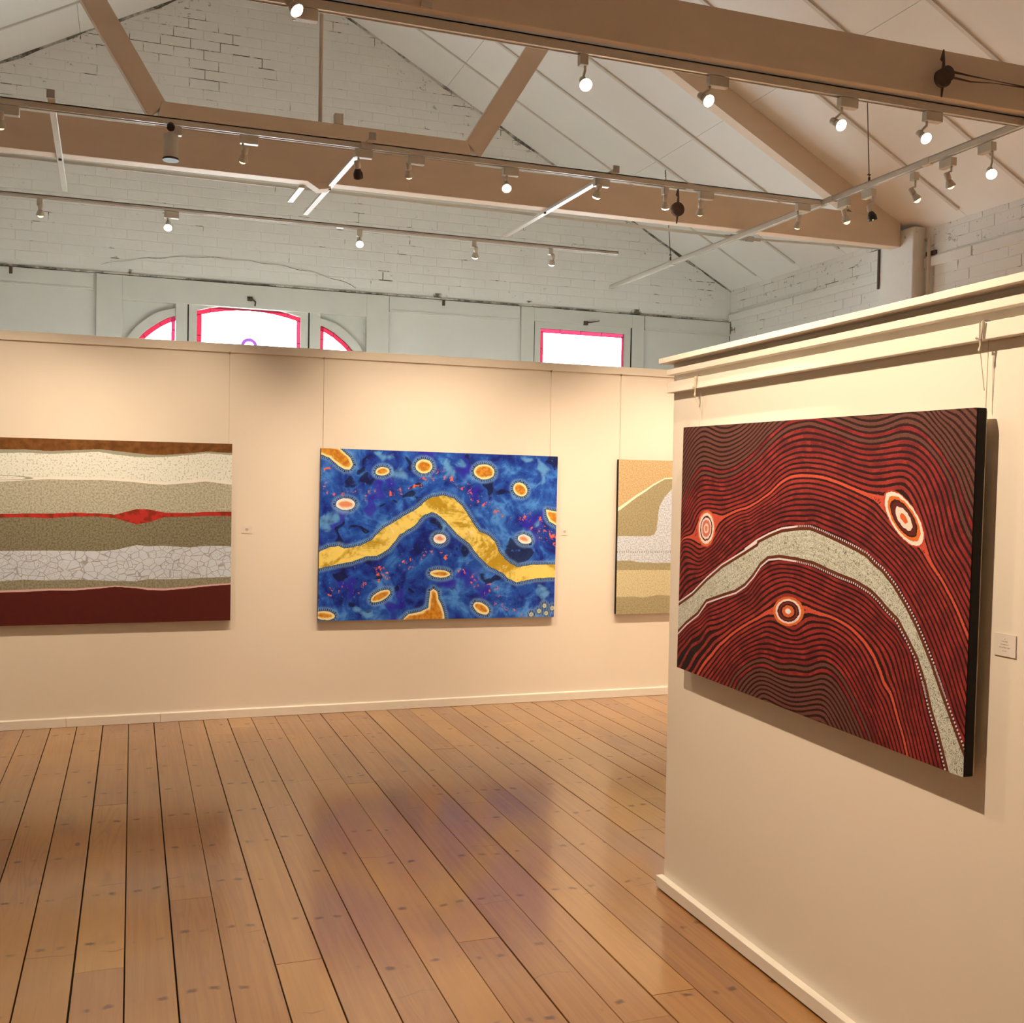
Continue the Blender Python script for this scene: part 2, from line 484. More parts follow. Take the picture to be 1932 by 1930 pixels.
t3.tube([(x, YG - 0.012 + 0.004 * math.sin(x * 9), 3.245 + 0.155 * max(0, 1 - ((x - 0.75) / 1.05) ** 2) ** 0.8 + 0.006 * math.sin(x * 23)) for x in np.linspace(-0.25, 1.80, 48)], 0.0022, 5)
struct(t3.build('trim_3', M_DIRT))

def casing(mb, x0, x1, z0, z1, w, y0, y1):
    mb.box(x0, x0 + w, y0, y1, z0, z1); mb.box(x1 - w, x1, y0, y1, z0, z1); mb.box(x0 + w, x1 - w, y0, y1, z1 - w, z1)

# window_1: the arched three-part fanlight
w1 = empty('window_1', (0.909, YG, 0.0)); struct(w1, 'arched three-part fanlight with pink glass border above far partition')
fr = MB()
casing(fr, -0.287, 2.093, 0.0, ZL - 0.012, 0.195, YG - 0.022, YG + 0.05)
fr.box(0.320, 0.412, YG - 0.018, YG + 0.05, 0.9, 3.03); fr.box(1.408, 1.500, YG - 0.018, YG + 0.05, 0.9, 3.03)
fr.box(-0.092, 1.90, YG - 0.018, YG + 0.05, 3.03, 3.09)
child(fr.build('frame', M_JOIN, bevel=0.003), w1)
arc_c = [(x, 3.027 - 0.066 * ((x - 0.911) / 0.424) ** 2) for x in np.linspace(0.487, 1.335, 17)]
arc_l = [(0.318, 2.907), (0.25, 2.880), (0.191, 2.846), (0.11, 2.785), (0.065, 2.742), (0.030, 2.700), (0.0, 2.655), (-0.022, 2.60), (-0.030, 2.55)]
arc_r = [(1.820 - x, z) for x, z in arc_l]
def sash_over(mb, arc, z1, y0, y1):
    for (xa, za), (xb, zb) in zip(arc[:-1], arc[1:]):
        if abs(xa - xb) < 1e-4: continue
        mb.hexa([(xa, y0, za), (xb, y0, zb), (xb, y1, zb), (xa, y1, za), (xa, y0, z1), (xb, y0, z1), (xb, y1, z1), (xa, y1, z1)])
sc_ = MB(); sash_over(sc_, arc_c, 3.076, YG - 0.008, YG + 0.04)
sc_.box(0.422, 0.487, YG - 0.008, YG + 0.04, 0.95, 3.076); sc_.box(1.335, 1.398, YG - 0.008, YG + 0.04, 0.95, 3.076)
sc_.box(0.487, 1.335, YG - 0.008, YG + 0.04, 0.95, 1.06)
child(sc_.build('sash', M_JOIN), w1)
gap = MB(); casing(gap, 0.412, 1.408, 0.93, 3.088, 0.011, YG - 0.012, YG + 0.03)
child(gap.build('sash_gap', M_DARK), w1)
for arc in (arc_l, arc_r):
    s_ = MB(); sash_over(s_, arc, 3.03, YG + 0.034, YG + 0.05)
    o2 = [(x + (0.0 if k == 0 else (-0.045 if arc is arc_l else 0.045)), z + 0.058) for k, (x, z) in enumerate(arc)]
    n_ = len(arc)
    for k in range(n_ - 1):
        a, b_, c_, d_ = arc[k], arc[k + 1], o2[k + 1], o2[k]
        s_.hexa([(a[0], YG - 0.004, a[1]), (b_[0], YG - 0.004, b_[1]), (b_[0], YG + 0.045, b_[1]), (a[0], YG + 0.045, a[1]),
                 (d_[0], YG - 0.004, d_[1]), (c_[0], YG - 0.004, c_[1]), (c_[0], YG + 0.045, c_[1]), (d_[0], YG + 0.045, d_[1])])
    xe = arc[-1][0]; xo = -0.092 if arc is arc_l else 1.912
    s_.box(min(xe, xo), max(xe, xo), YG + 0.034, YG + 0.05, 0.9, 3.03)
    xq = 0.330 if arc is arc_l else 1.490
    s_.box(min(xq, arc[0][0] - 0.01 if xq < 1 else arc[0][0] + 0.01), max(xq, arc[0][0] - 0.01 if xq < 1 else arc[0][0] + 0.01), YG + 0.018, YG + 0.04, 2.90, 3.03)
    s_.box(min(xq, xo), max(xq, xo), YG + 0.004, YG + 0.02, 3.018, 3.032)
    child(s_.build('spandrel_panel', M_JOIN), w1)

def glass(name, rgb, rough=0.0):
    m = bpy.data.materials.new(name); m.use_nodes = True; nt = m.node_tree; X.nt = nt
    nt.nodes.remove(nt.nodes['Principled BSDF'])
    out = nt.nodes['Material Output']
    t = nt.nodes.new('ShaderNodeBsdfTransparent')
    n = noise(pos(), 9, 2)
    c = mix(n, tuple(v * 0.93 for v in rgb) + (1,), tuple(rgb) + (1,))
    nt.links.new(c.s, t.inputs['Color'])
    gl = nt.nodes.new('ShaderNodeBsdfGlossy'); gl.inputs['Roughness'].default_value = 0.08
    fz = nt.nodes.new('ShaderNodeFresnel'); fz.inputs['IOR'].default_value = 1.45
    mx = nt.nodes.new('ShaderNodeMixShader')
    nt.links.new(fz.outputs[0], mx.inputs[0]); nt.links.new(t.outputs[0], mx.inputs[1]); nt.links.new(gl.outputs[0], mx.inputs[2])
    nt.links.new(mx.outputs[0], out.inputs['Surface'])
    return m
G_CLEAR = glass('clear_window_glass', (0.94, 0.97, 0.96))
G_PINK = glass('pink_border_glass', (0.060, 0.0026, 0.0060))
G_ROSE = glass('rose_border_glass', (0.060, 0.0050, 0.0115))
G_VIO = glass('violet_glass', (0.034, 0.0100, 0.042))
G_YEL = glass('yellow_glass', (0.06, 0.05, 0.01))
M_LEAD = material('lead_came', lambda nt, b: put(nt, b, mix(noise(pos(), 30, 1), (0.10, 0.03, 0.04, 1), (0.14, 0.05, 0.06, 1))), rough=0.6)

def strip_glass(parent, pts, inward, wid, mat, name='border_glass'):
    """strip of small panes along pts, each pane its own part, lead between them"""
    for k in range(len(pts) - 1):
        (xa, za), (xb, zb) = pts[k], pts[k + 1]
        (ia, ja), (ib, jb) = inward[k], inward[k + 1]
        m = MB()
        m.add([(xa, YG + 0.022, za), (xb, YG + 0.022, zb), (xb + ib * wid, YG + 0.022, zb + jb * wid), (xa + ia * wid, YG + 0.022, za + ja * wid)], [(0, 1, 2, 3)])
        child(m.build(name, mat), parent)
def lead(parent, segs, r=0.0028):
    m = MB()
    for a, b_ in segs: m.tube([(a[0], YG + 0.021, a[1]), (b_[0], YG + 0.021, b_[1])], r, 5)
    child(m.build('lead_came', M_LEAD), parent)

BW = 0.040
# centre light
top = arc_c[::2]
strip_glass(w1, top, [(0, -1)] * len(top), BW, G_PINK)
strip_glass(w1, [(0.487, 2.935), (0.487, 2.76), (0.487, 2.55), (0.487, 1.06)], [(1, 0)] * 4, BW, G_PINK)
strip_glass(w1, [(1.335, 2.935), (1.335, 2.74), (1.335, 2.50), (1.335, 1.06)], [(-1, 0)] * 4, BW * 0.8, G_ROSE)
lead(w1, [((x, z), (x, z - BW)) for x, z in arc_c[2:-1:4]] + [((0.487, 2.76), (0.515, 2.76)), ((1.335, 2.74), (1.312, 2.74))])
cl = MB()
cp = [(0.515, 1.06), (1.313, 1.06)] + [(min(1.313, max(0.515, x)), z - BW) for x, z in reversed(arc_c)]
vs = [(x, YG + 0.024, z) for x, z in cp]; cl.add(vs, [tuple(range(len(vs)))])
child(cl.build('pane', G_CLEAR), w1)
# violet roundel low in the centre light, with yellow pieces beside it
ro_ = [(0.911 + 0.070 * math.cos(t), 2.692 + 0.070 * math.sin(t)) for t in np.linspace(0, math.pi, 9)]
for k in range(8):
    a, b_ = ro_[k], ro_[k + 1]
    ins = lambda p: (0.911 + (p[0] - 0.911) * 0.58, 2.692 + (p[1] - 2.692) * 0.58)
    m = MB(); m.add([(a[0], YG + 0.020, a[1]), (b_[0], YG + 0.020, b_[1]), (ins(b_)[0], YG + 0.020, ins(b_)[1]), (ins(a)[0], YG + 0.020, ins(a)[1])], [(0, 1, 2, 3)])
    child(m.build('roundel_glass', G_VIO), w1)
for x0, x1 in ((0.72, 0.84), (0.982, 1.08)):
    m = MB(); m.add([(x0, YG + 0.020, 2.665), (x1, YG + 0.020, 2.665), (x1, YG + 0.020, 2.700), (x0, YG + 0.020, 2.695)], [(0, 1, 2, 3)])
    child(m.build('yellow_glass', G_YEL), w1)
# side lights
for arc, sgn in ((arc_l, 1), (arc_r, -1)):
    strip_glass(w1, arc, [(0.45 * sgn, -0.89)] * 3 + [(0.62 * sgn, -0.78)] * 3 + [(0.9 * sgn, -0.4)] * 3, BW, G_PINK if sgn > 0 else G_PINK)
    x = arc[0][0]
    strip_glass(w1, [(x, 2.905), (x, 2.79), (x, 2.60), (x, 0.95)], [(-sgn, 0)] * 4, BW * 0.8, G_ROSE if sgn > 0 else G_PINK)
    lead(w1, [((x, 2.79), (x - sgn * 0.022, 2.79)), (arc[2], (arc[2][0] + 0.014 * sgn, arc[2][1] - 0.026)), (arc[4], (arc[4][0] + 0.016 * sgn, arc[4][1] - 0.024))])
    m = MB(); pp = arc + [(arc[-1][0], 0.95), (x, 0.95)]
    vs = [(a, YG + 0.026, b_) for a, b_ in pp]; m.add(vs, [tuple(range(len(vs)))])
    child(m.build('pane', G_CLEAR), w1)
# window_2: the smaller square window
w2 = empty('window_2', (3.95, YG, 0.0)); struct(w2, 'small square window with pink glass border, right of the fanlight')
fr = MB(); casing(fr, 3.324, 4.565, 0.0, ZL - 0.012, 0.125, YG - 0.022, YG + 0.05)
child(fr.build('frame', M_JOIN, bevel=0.003), w2)
gp = MB(); casing(gp, 3.449, 4.440, 0.93, 3.085, 0.009, YG - 0.010, YG + 0.03); child(gp.build('sash_gap', M_DARK), w2)
sh = MB(); casing(sh, 3.456, 4.430, 0.95, 3.075, 0.060, YG - 0.006, YG + 0.04); sh.box(3.456, 4.430, YG - 0.006, YG + 0.04, 0.9, 1.02)
child(sh.build('sash', M_JOIN), w2)
strip_glass(w2, [(3.516, 3.015), (3.72, 3.015), (3.93, 3.015), (4.14, 3.015), (4.370, 3.015)], [(0, -1)] * 5, BW, G_ROSE)
strip_glass(w2, [(3.516, 2.990), (3.516, 2.83), (3.516, 2.6), (3.516, 1.02)], [(1, 0)] * 4, BW, G_PINK)
strip_glass(w2, [(4.370, 2.990), (4.370, 2.79), (4.370, 2.5), (4.370, 1.02)], [(-1, 0)] * 4, BW * 0.6, G_ROSE)
lead(w2, [((3.516, 2.83), (3.544, 2.83)), ((3.72, 3.015), (3.72, 2.987)), ((3.93, 3.015), (3.93, 2.987)), ((4.14, 3.015), (4.14, 2.987))])
m = MB(); m.add([(3.544, YG + 0.024, 1.02), (4.353, YG + 0.024, 1.02), (4.353, YG + 0.024, 2.987), (3.544, YG + 0.024, 2.987)], [(0, 1, 2, 3)])
child(m.build('pane', G_CLEAR), w2)
# latches
for k, (x, z, lab) in enumerate(((0.918, 3.085, 'rusty latch hanging at top of the arched centre window sash'), (3.968, 3.090, 'rusty swivel latch at top of the small square window'))):
    e = empty('window_latch', (x, YG - 0.03, z)); tag(e, lab, 'latch')
    child(MB().box(x - 0.030, x + 0.012, YG - 0.034, YG - 0.006, z - 0.022, z + 0.014).build('catch', M_RUST, bevel=0.003), e)
    a = MB()
    if k == 0: a.tube([(x + 0.005, YG - 0.03, z), (x + 0.035, YG - 0.045, z - 0.03), (x + 0.030, YG - 0.045, z - 0.065)], 0.007, 6)
    else: a.tube([(x + 0.005, YG - 0.03, z), (x + 0.06, YG - 0.045, z + 0.008), (x + 0.12, YG - 0.045, z + 0.022)], 0.005, 6)
    child(a.build('handle', M_RUST), e)
# small hook on ledge, conduit box
for x, z in ((-0.905, 3.19), (2.58, 3.195)):
    o = MB().box(x - 0.012, x + 0.012, YG - 0.05, YG - 0.036, z - 0.05, z).build('wall_clip', M_RUST, bevel=0.002)
    tag(o, 'small dark clip under the gable ledge, %s' % ('far left above the partition' if x < 0 else 'between the two windows'), 'clip')

# long walls and the wall behind the camera
wr = MB(); wr.box(XR - 0.0035, XR + 0.30, YF - 0.3, YG + 0.3, 0, EAVE + 0.1)
wall_right = struct(wr.build('wall_right', M_MORT))
lay(wall_right, lambda a, z: z < EAVE + 0.1 and not (-6.85 < a < -6.40),
    lambda a, z, d: Matrix.Translation((XR + d, -a, z)) @ Matrix.Rotation(-math.pi / 2, 4, 'Z'),
    lambda s: abs(-s[0] - 5.3) + (3.45 - s[1]) * 1.2, EAVE + 0.08, 2.35, -YG + 0.02, -3.9)
wall_left = struct(MB().box(XL - 0.30, XL, YF - 0.3, YG + 0.3, 0, roof(XL) + 0.1).build('wall_left', M_PLAS))
wf = MB(); wf.prism([(XL - 0.3, 0), (XR + 0.3, 0), (XR + 0.3, EAVE + 0.15), (RX, RZ + 0.3), (XL - 0.3, roof(XL) + 0.15)], YF - 0.3, YF)
struct(wf.build('wall_front', M_PLAS))
# timber rail along the right wall, pier, pipe
rl = MB()
for y0, y1 in ((6.86, 8.10), (8.11, 9.19)): rl.box(XR - 0.028, XR + 0.0, y0, y1, 3.205, 3.270)
for y0, y1 in ((5.98, 6.45), (5.50, 5.965), (4.2, 5.485)): rl.box(XR - 0.028, XR + 0.0, y0, y1, 3.215, 3.285)
struct(rl.build('trim_4', M_BRICK, bevel=0.003))
pr = MB(); pr.box(XR - 0.115, XR + 0.02, 6.46, 6.84, 0, 3.52)
struct(pr.build('trim_5', M_BRICK, bevel=0.012))
pp = empty('vertical_pipe', (XR - 0.03, 6.40, 0)); tag(pp, 'thin cream vertical pipe beside the brick pier on the right wall', 'pipe')
child(MB().tube([(XR - 0.035, 6.39, 0.0), (XR - 0.035, 6.39, 3.44)], 0.013, 10).build('pipe_run', M_BEAM, smooth_=True), pp)
child(MB().box(XR - 0.02, XR - 0.003, 6.34, 6.44, 3.30, 3.33).build('bracket', M_RUST), pp)
st = MB(); st.box(XR - 0.125, XR - 0.116, 6.83, 6.85, 3.12, 3.42)
tag(st.build('wall_strap', M_RUST), 'dark iron strap on the brick pier below the far tie beam', 'strap')

# ------------------------------------------------------------------ ceiling: sloped sheets with battens
cm = MB()
for sgn, xe in ((1, XR + 0.3), (-1, XL - 0.3)):
    n_ = [(RX, RZ + 0.02), (xe, roof(xe) + 0.02), (xe, roof(xe) + 0.25), (RX, RZ + 0.25)]
    cm.prism(n_, YF - 0.3, YG + 0.3)
ceiling = struct(cm.build('ceiling', M_BATT))
# flat eave board where the roof meets the right wall
ev = MB(); ev.prism([(XR - 0.075, roof(XR - 0.075)), (XR, roof(XR - 0.075) - 0.012), (XR, EAVE + 0.05)], YF, YG - 0.002)
struct(ev.build('trim_6', M_CEIL))
per = 2.567
bats = []
for t in range(6):
    yt = 9.24 - t * per
    for q in (0.625, 1.23, 1.85): bats.append(yt - q)
edges = sorted([YF, YG] + [b_ for b_ in bats if b_ > YF + 0.2] + [9.24 - t * per for t in range(1, 6) if 9.24 - t * per > YF + 0.2])
cut_r = [2.585, 4.075]; 
for side, xe, cs in ((1, XR, cut_r), (-1, XL, [-0.42, -1.9])):
    for k, (y0, y1) in enumerate(zip(edges[:-1], edges[1:])):
        far = y0 > 7.9
        cc = ([cs[0]] if far else []) + [cs[1]]
        xs_ = [RX] + cc + [xe]
        for xa, xb in zip(xs_[:-1], xs_[1:]):
            g_ = 0.0018 * side
            if xa != RX: xa += g_
            if xb != xe: xb -= g_
            m = MB()
            za, zb = roof(xa), roof(xb)
            yy0, yy1 = y0 + 0.0015, y1 - 0.0015
            m.hexa([(xa, yy0, za), (xb, yy0, zb), (xb, yy1, zb), (xa, yy1, za), (xa, yy0, za + 0.02), (xb, yy0, zb + 0.02), (xb, yy1, zb + 0.02), (xa, yy1, za + 0.02)])
            child(m.build('ceiling_panel', M_CEIL), ceiling)
for bi, yb in enumerate(bats):
    if yb < YF + 0.2: continue
    hw = 0.008 if abs(yb - (9.24 - 0.625)) < 0.01 else 0.014
    for xe in (XR - 0.09, XL + 0.09):
        m = MB(); xa = RX
        m.hexa([(xa, yb - hw, RZ - 0.014), (xe, yb - hw, roof(xe) - 0.014), (xe, yb + hw, roof(xe) - 0.014), (xa, yb + hw, RZ - 0.014),
                (xa, yb - hw, RZ), (xe, yb - hw, roof(xe)), (xe, yb + hw, roof(xe)), (xa, yb + hw, RZ)])
        child(m.build('ceiling_batten', M_BATT), ceiling)

# ------------------------------------------------------------------ roof trusses
def truss(y0, y1, label):
    e = empty('roof_truss', (RX, (y0 + y1) / 2, 3.39)); tag(e, label, 'roof truss')
    zb, zt = 3.392, 3.610
    child(MB().box(XL + 0.0, XR - 0.118, y0, y1, zb, zt).build('tie_beam', M_BEAM, bevel=0.004), e)
    a, b_ = 0.135, 2.025
    child(MB().prism([(a - 0.03, zt), (b_ + 0.03, zt), (b_ - 0.022, 3.762), (a + 0.005, 3.762)], y0 + 0.004, y1 - 0.004).build('straining_sill', M_BEAM, bevel=0.003), e)
    for sg, xa in ((1, b_), (-1, a)):
        zu = 4.84
        x0 = xa + sg * (-0.028); x1 = xa + sg * 0.030
        k = 0.607
        pts = [(x0 + sg * 0.0, 3.762), (x1 + sg * 0.03, 3.655), (x1 + sg * (0.03 + (zu - 3.655) * k), zu), (x0 + sg * ((zu + 0.04 - 3.762) * k), zu + 0.04)]
        child(MB().prism(pts, y0 + 0.01, y1 - 0.01).build('strut', M_BEAM, bevel=0.003), e)
        xe = XR - 0.118 if sg > 0 else XL
        d = 0.19
        xm = xe - sg * 0.02
        pr_ = [(RX, RZ - 0.002), (xe, roof(xe) - 0.002), (xe, max(roof(xe) - d, zt - 0.11)), (xe - sg * 0.3, max(roof(xe - sg * 0.3) - d, zt - 0.11)), (RX, RZ - d)]
        child(MB().prism(pr_, y0 + 0.003, y1 - 0.003).build('rafter', M_BEAM), e)
    child(MB().tube([(RX - 0.012, (y0 + y1) / 2, 3.758), (RX - 0.012, (y0 + y1) / 2, RZ - 0.15)], 0.0125, 10).build('king_rod', M_LAMPW, smooth_=True), e)
    return e
tf = truss(6.60, 6.70, 'far cream timber roof truss with sill and sloping struts, crossing above the far partition')
child(MB().box(1.150, 1.205, 6.61, 6.66, 3.765, 3.83).build('fixing_block', M_METW, bevel=0.002), tf)
child(MB().prism([(0.99, 3.392), (1.16, 3.392), (1.12, 3.362), (1.06, 3.350)], 6.602, 6.70).build('beam_patch', M_BEAM), tf)
tn = truss(4.055, 4.165, 'near dark cream timber roof truss crossing the top right of the picture')
ym = 6.90
r_ = empty('tie_rod', (RX, ym, 3.42)); tag(r_, 'thin white steel tie rod with turnbuckles behind the far truss', 'tie rod')
child(MB().tube([(XL, ym, 3.440), (4.10, ym, 3.413)], 0.011, 8).build('rod', M_JOIN, smooth_=True), r_)
child(MB().tube([(4.33, ym, 3.413), (XR - 0.005, ym, 3.450)], 0.0095, 8).build('rod', M_JOIN, smooth_=True), r_)
for x0, x1, r0, r1 in ((4.07, 4.17, 0.013, 0.022), (4.25, 4.37, 0.022, 0.013)):
    xm = (x0 + x1) / 2
    child(MB().tube([(x0, ym, 3.413), (xm - 0.001, ym, 3.413), (xm, ym, 3.413), (x1, ym, 3.413)], [r0, r0, r1, r1], 10).build('turnbuckle', M_STEEL), r_)
child(MB().box(4.16, 4.26, ym - 0.017, ym - 0.011, 3.399, 3.427).box(4.16, 4.26, ym + 0.011, ym + 0.017, 3.399, 3.427).build('turnbuckle_frame', M_STEEL), r_)

# flat battens slung under the far tie beam, carrying the tracks
for (xa, ya, xb, yb, xm, lab) in ((-0.385, 5.60, -0.421, 7.38, -0.41, 'leftmost flat white bar slung under the far tie beam'),
                                  (1.178, 5.62, 1.090, 7.36, 1.128, 'middle flat white bar slung under the far tie beam'),
                                  (2.607, 5.65, 2.515, 7.42, 2.72, 'right flat white bar slung under the far tie beam')):
    e = empty('support_bar', (xm, 6.6, 3.375)); tag(e, lab, 'bar', None)
    d = Vector((xb - xa, yb - ya, 0)).normalized(); n_ = Vector((-d.y, d.x, 0)) * 0.0165
    p = [Vector((xa, ya, 0)) - n_, Vector((xa, ya, 0)) + n_, Vector((xb, yb, 0)) + n_, Vector((xb, yb, 0)) - n_]
    if 'right' in lab:
        p = [Vector((2.59, 5.65, 0)), Vector((2.625, 5.65, 0)), Vector((2.565, 7.42, 0)), Vector((2.530, 7.42, 0))]
    child(MB().hexa([(q.x, q.y, 3.372) for q in p] + [(q.x, q.y, 3.390) for q in p]).build('bar', M_METW, bevel=0.002), e)
    child(MB().box(xa - 0.018, xa + 0.018, ya - 0.012, ya - 0.001, 3.368, 3.408).build('end_cap', M_STEEL), e)
    child(MB().tube([(xa + (xb - xa) * 0.55, 6.64, 3.372), (xa + (xb - xa) * 0.55, 6.64, 3.362)], 0.009, 8).build('bolt', M_RUST), e)
e = MB().hexa([(0.955, 6.70, 3.374), (0.990, 6.70, 3.374), (0.975, 9.19, 3.374), (0.940, 9.19, 3.374), (0.955, 6.70, 3.391), (0.990, 6.70, 3.391), (0.975, 9.19, 3.391), (0.940, 9.19, 3.391)][:0] or
    [(0.953, 6.702, 3.375), (0.989, 6.702, 3.375), (0.968, 7.08, 3.375), (0.932, 7.08, 3.375), (0.953, 6.702, 3.391), (0.989, 6.702, 3.391), (0.968, 7.08, 3.391), (0.932, 7.08, 3.391)]).build('short_bar', M_METW, bevel=0.002)
tag(e, 'short flat white bar sticking out behind the far tie beam', 'bar')

# ------------------------------------------------------------------ lighting tracks
def track(name_label, a, b_, z0=3.342, z1=3.376, sections=()):
    """a,b_: (x,y) ends; u-profile channel with a shiny liner below"""
    ax, ay = a; bx, by = b_
    e = empty('light_track', ((ax + bx) / 2, (ay + by) / 2, z1)); tag(e, name_label, 'light track')
    w = 0.0165
    along_x = abs(bx - ax) > abs(by - ay)
    def bar(m, o0, o1, za, zb, s0=0.0, s1=1.0):
        x0, y0 = ax + (bx - ax) * s0, ay + (by - ay) * s0; x1, y1 = ax + (bx - ax) * s1, ay + (by - ay) * s1
        if along_x: m.hexa([(x0, y0 + o0, za), (x1, y1 + o0, za), (x1, y1 + o1, za), (x0, y0 + o1, za), (x0, y0 + o0, zb), (x1, y1 + o0, zb), (x1, y1 + o1, zb), (x0, y0 + o1, zb)])
        else: m.hexa([(x0 + o0, y0, za), (x1 + o0, y1, za), (x1 + o1, y1, za), (x0 + o1, y0, za), (x0 + o0, y0, zb), (x1 + o0, y1, zb), (x1 + o1, y1, zb), (x0 + o1, y0, zb)])
    m = MB(); bar(m, -w, -w + 0.004, z0, z1); bar(m, w - 0.004, w, z0, z1); bar(m, -w, w, z1 - 0.006, z1)
    child(m.build('channel', M_METW), e)
    m = MB(); bar(m, -w + 0.005, w - 0.005, z0 + 0.004, z0 + 0.010)
    child(m.build('liner', M_TRKL), e)
    for s_ in sections:
        m = MB(); bar(m, -w - 0.002, w + 0.002, z0 - 0.002, z1 + 0.001, s_ - 0.0035, s_ + 0.0035)
        child(m.build('coupling', M_METW), e)
    return e
track('long white track running below the front of the far truss', (-3.2, 5.70), (4.06, 5.70), sections=(0.60, 0.87))
track('pale track behind the far truss, close to the gable', (-3.2, 7.52), (3.50, 7.52), z0=3.348, z1=3.370, sections=(0.3, 0.68))
track('white track fixed under the near dark tie beam', (-0.6, 4.115), (4.06, 4.115), z0=3.344, z1=3.385)
track('suspended white track running lengthwise along the right side', (4.085, 1.2), (4.035, 8.80), sections=(0.47, 0.58, 0.85))
track('white track overhead, out of the picture above the camera', (-1.6, 2.40), (2.9, 2.40))
for x0, y, x1, y1, lab in ((4.084, 5.29, 4.13, 5.41, 'thin suspension wire holding the side track, nearer one beside the near truss'),
                           (4.045, 7.69, 4.17, 8.05, 'thin suspension wire holding the side track near the gable')):
    zt = roof(x1) - 0.012
    e = empty('suspension_wire', (x0, y, 3.376)); tag(e, lab, 'wire')
    child(MB().tube([(x0, y, 3.41), (x1, y1, zt)], 0.003, 6).build('wire', M_RUST), e)
    child(MB().tube([(x0, y, 3.375), (x0, y, 3.415)], 0.0065, 8).tube([(x0 - 0.012, y, 3.43), (x0 + 0.008, y, 3.43)], 0.004, 6).build('clamp', M_RUST), e)
    child(MB().tube([(x1, y1, zt + 0.008), (x1 - 0.002, y1, zt - 0.02), (x1 + 0.006, y1, zt - 0.035), (x1, y1, zt - 0.05)], 0.004, 6).build('eye_hook', M_RUST), e)

# ------------------------------------------------------------------ track lamps
GROUP_L = {}
def lamp(label, box, head, aim, kind='wide', body='w', glow='hot', power=1.0, axis='x', cone=74, blend=1.0, side=-1):
    """box = centre of the adapter under the track, head = centre of the lit lens, aim = direction of the beam"""
    bx, by, bz = box; hx, hy, hz = head
    aim = Vector(aim).normalized()
    e = empty('track_spotlight', (bx, by, bz)); tag(e, label, 'spotlight')
    mt = M_LAMPK if body == 'k' else M_LAMPW
    L = 0.094 if kind == 'wide' else 0.036
    m = MB()
    if axis == 'x': m.box(bx - L / 2, bx + L / 2, by - 0.018, by + 0.018, bz - 0.024, bz + 0.021)
    else: m.box(bx - 0.018, bx + 0.018, by - L / 2, by + L / 2, bz - 0.024, bz + 0.021)
    child(m.build('adapter', M_LAMPW, bevel=0.003), e)
    H = Vector((hx, hy, hz)); back = H - aim * 0.075
    ex = Vector((min(max(hx, bx - L / 2 + 0.008), bx + L / 2 - 0.008), by, bz - 0.024)) if axis == 'x' else Vector((bx, min(max(hy, by - L / 2 + 0.008), by + L / 2 - 0.008), bz - 0.024))
    kn = Vector((ex.x, ex.y, max(back.z + 0.004, min(ex.z - 0.012, back.z + 0.016))))
    child(MB().tube([tuple(ex), tuple(kn)], 0.0055, 8).tube([tuple(kn), tuple(back + (kn - back) * 0.1)], 0.0055, 8).build('stem', M_LAMPW if body != 'k' else M_LAMPW, smooth_=True), e)
    if kind == 'drum':
        m = MB(); c0 = H - aim * 0.05; c1 = H + aim * 0.075
        m.tube([tuple(c0), tuple(c0 + aim * 0.002), tuple(c1)], [0.026, 0.037, 0.038], 18, caps=False)
        m.tube([tuple(c0), tuple(c0 - aim * 0.012)], [0.026, 0.010], 18)
        child(m.build('drum_housing', M_LAMPW, smooth_=True), e)
        child(MB().tube([tuple(c1 - aim * 0.006), tuple(c1 + aim * 0.004)], 0.040, 18).build('rim', M_LAMPK), e)
        child(MB().tube([tuple(c0 + aim * 0.0 + Vector((0, -0.02, 0.03))), tuple(c0 + Vector((0, -0.005, 0.045)))], 0.02, 10).build('vent', M_LAMPK), e)
        return e
    s0 = H - aim * 0.078
    child(MB().tube([tuple(s0), tuple(s0 + aim * 0.003), tuple(s0 + aim * 0.036), tuple(s0 + aim * 0.040)], [0.012, 0.0155, 0.0165, 0.012], 12).build('socket', M_LAMPW, smooth_=True), e)
    refl = child(MB().tube([tuple(H - aim * 0.038), tuple(H - aim * 0.030), tuple(H - aim * 0.012), tuple(H)], [0.011, 0.017, 0.0245, 0.0265], 16, caps=False).build('reflector', mt if body == 'k' else M_LAMPW, smooth_=True), e)
    lm = M_LENS if glow == 'hot' else M_LENSW
    r0 = 0.0255 if glow == 'hot' else (0.019 if body != 'k' else 0.009)
    q = [tuple(H + aim * (-0.006)), tuple(H + aim * 0.001), tuple(H + aim * 0.009), tuple(H + aim * 0.013)]
    sub(MB().tube(q, [r0 * 0.9, r0, r0 * 0.72, r0 * 0.2], 14).build('lens', lm, smooth_=True), refl)
    if body == 'k':
        sub(MB().tube([tuple(H - aim * 0.014), tuple(H + aim * 0.014)], 0.0255, 14, caps=False).build('shade', M_LAMPK, smooth_=True), refl)
    if power > 0:
        ld = bpy.data.lights.new('spot_beam', 'SPOT'); ld.energy = LAMP_W * power; ld.color = LAMP
        ld.spot_size = R(cone); ld.spot_blend = blend; ld.shadow_soft_size = 0.018
        lo = bpy.data.objects.new('spot_beam', ld); COL.objects.link(lo); lo.parent = e
        lo.location = H + aim * 0.030 - Vector((bx, by, bz))
        lo.rotation_euler = aim.to_track_quat('-Z', 'Y').to_euler()
    return e

def toward(h, t): return (t[0] - h[0], t[1] - h[1], t[2] - h[2])
ZB = 3.318
def A(x, hx, hz, tgt, lab, **k):
    k['power'] = k.get('power', 1.0) * 0.86; h = (hx, 5.70, hz); lamp(lab, (x, 5.70, ZB), h, toward(h, tgt), **k)
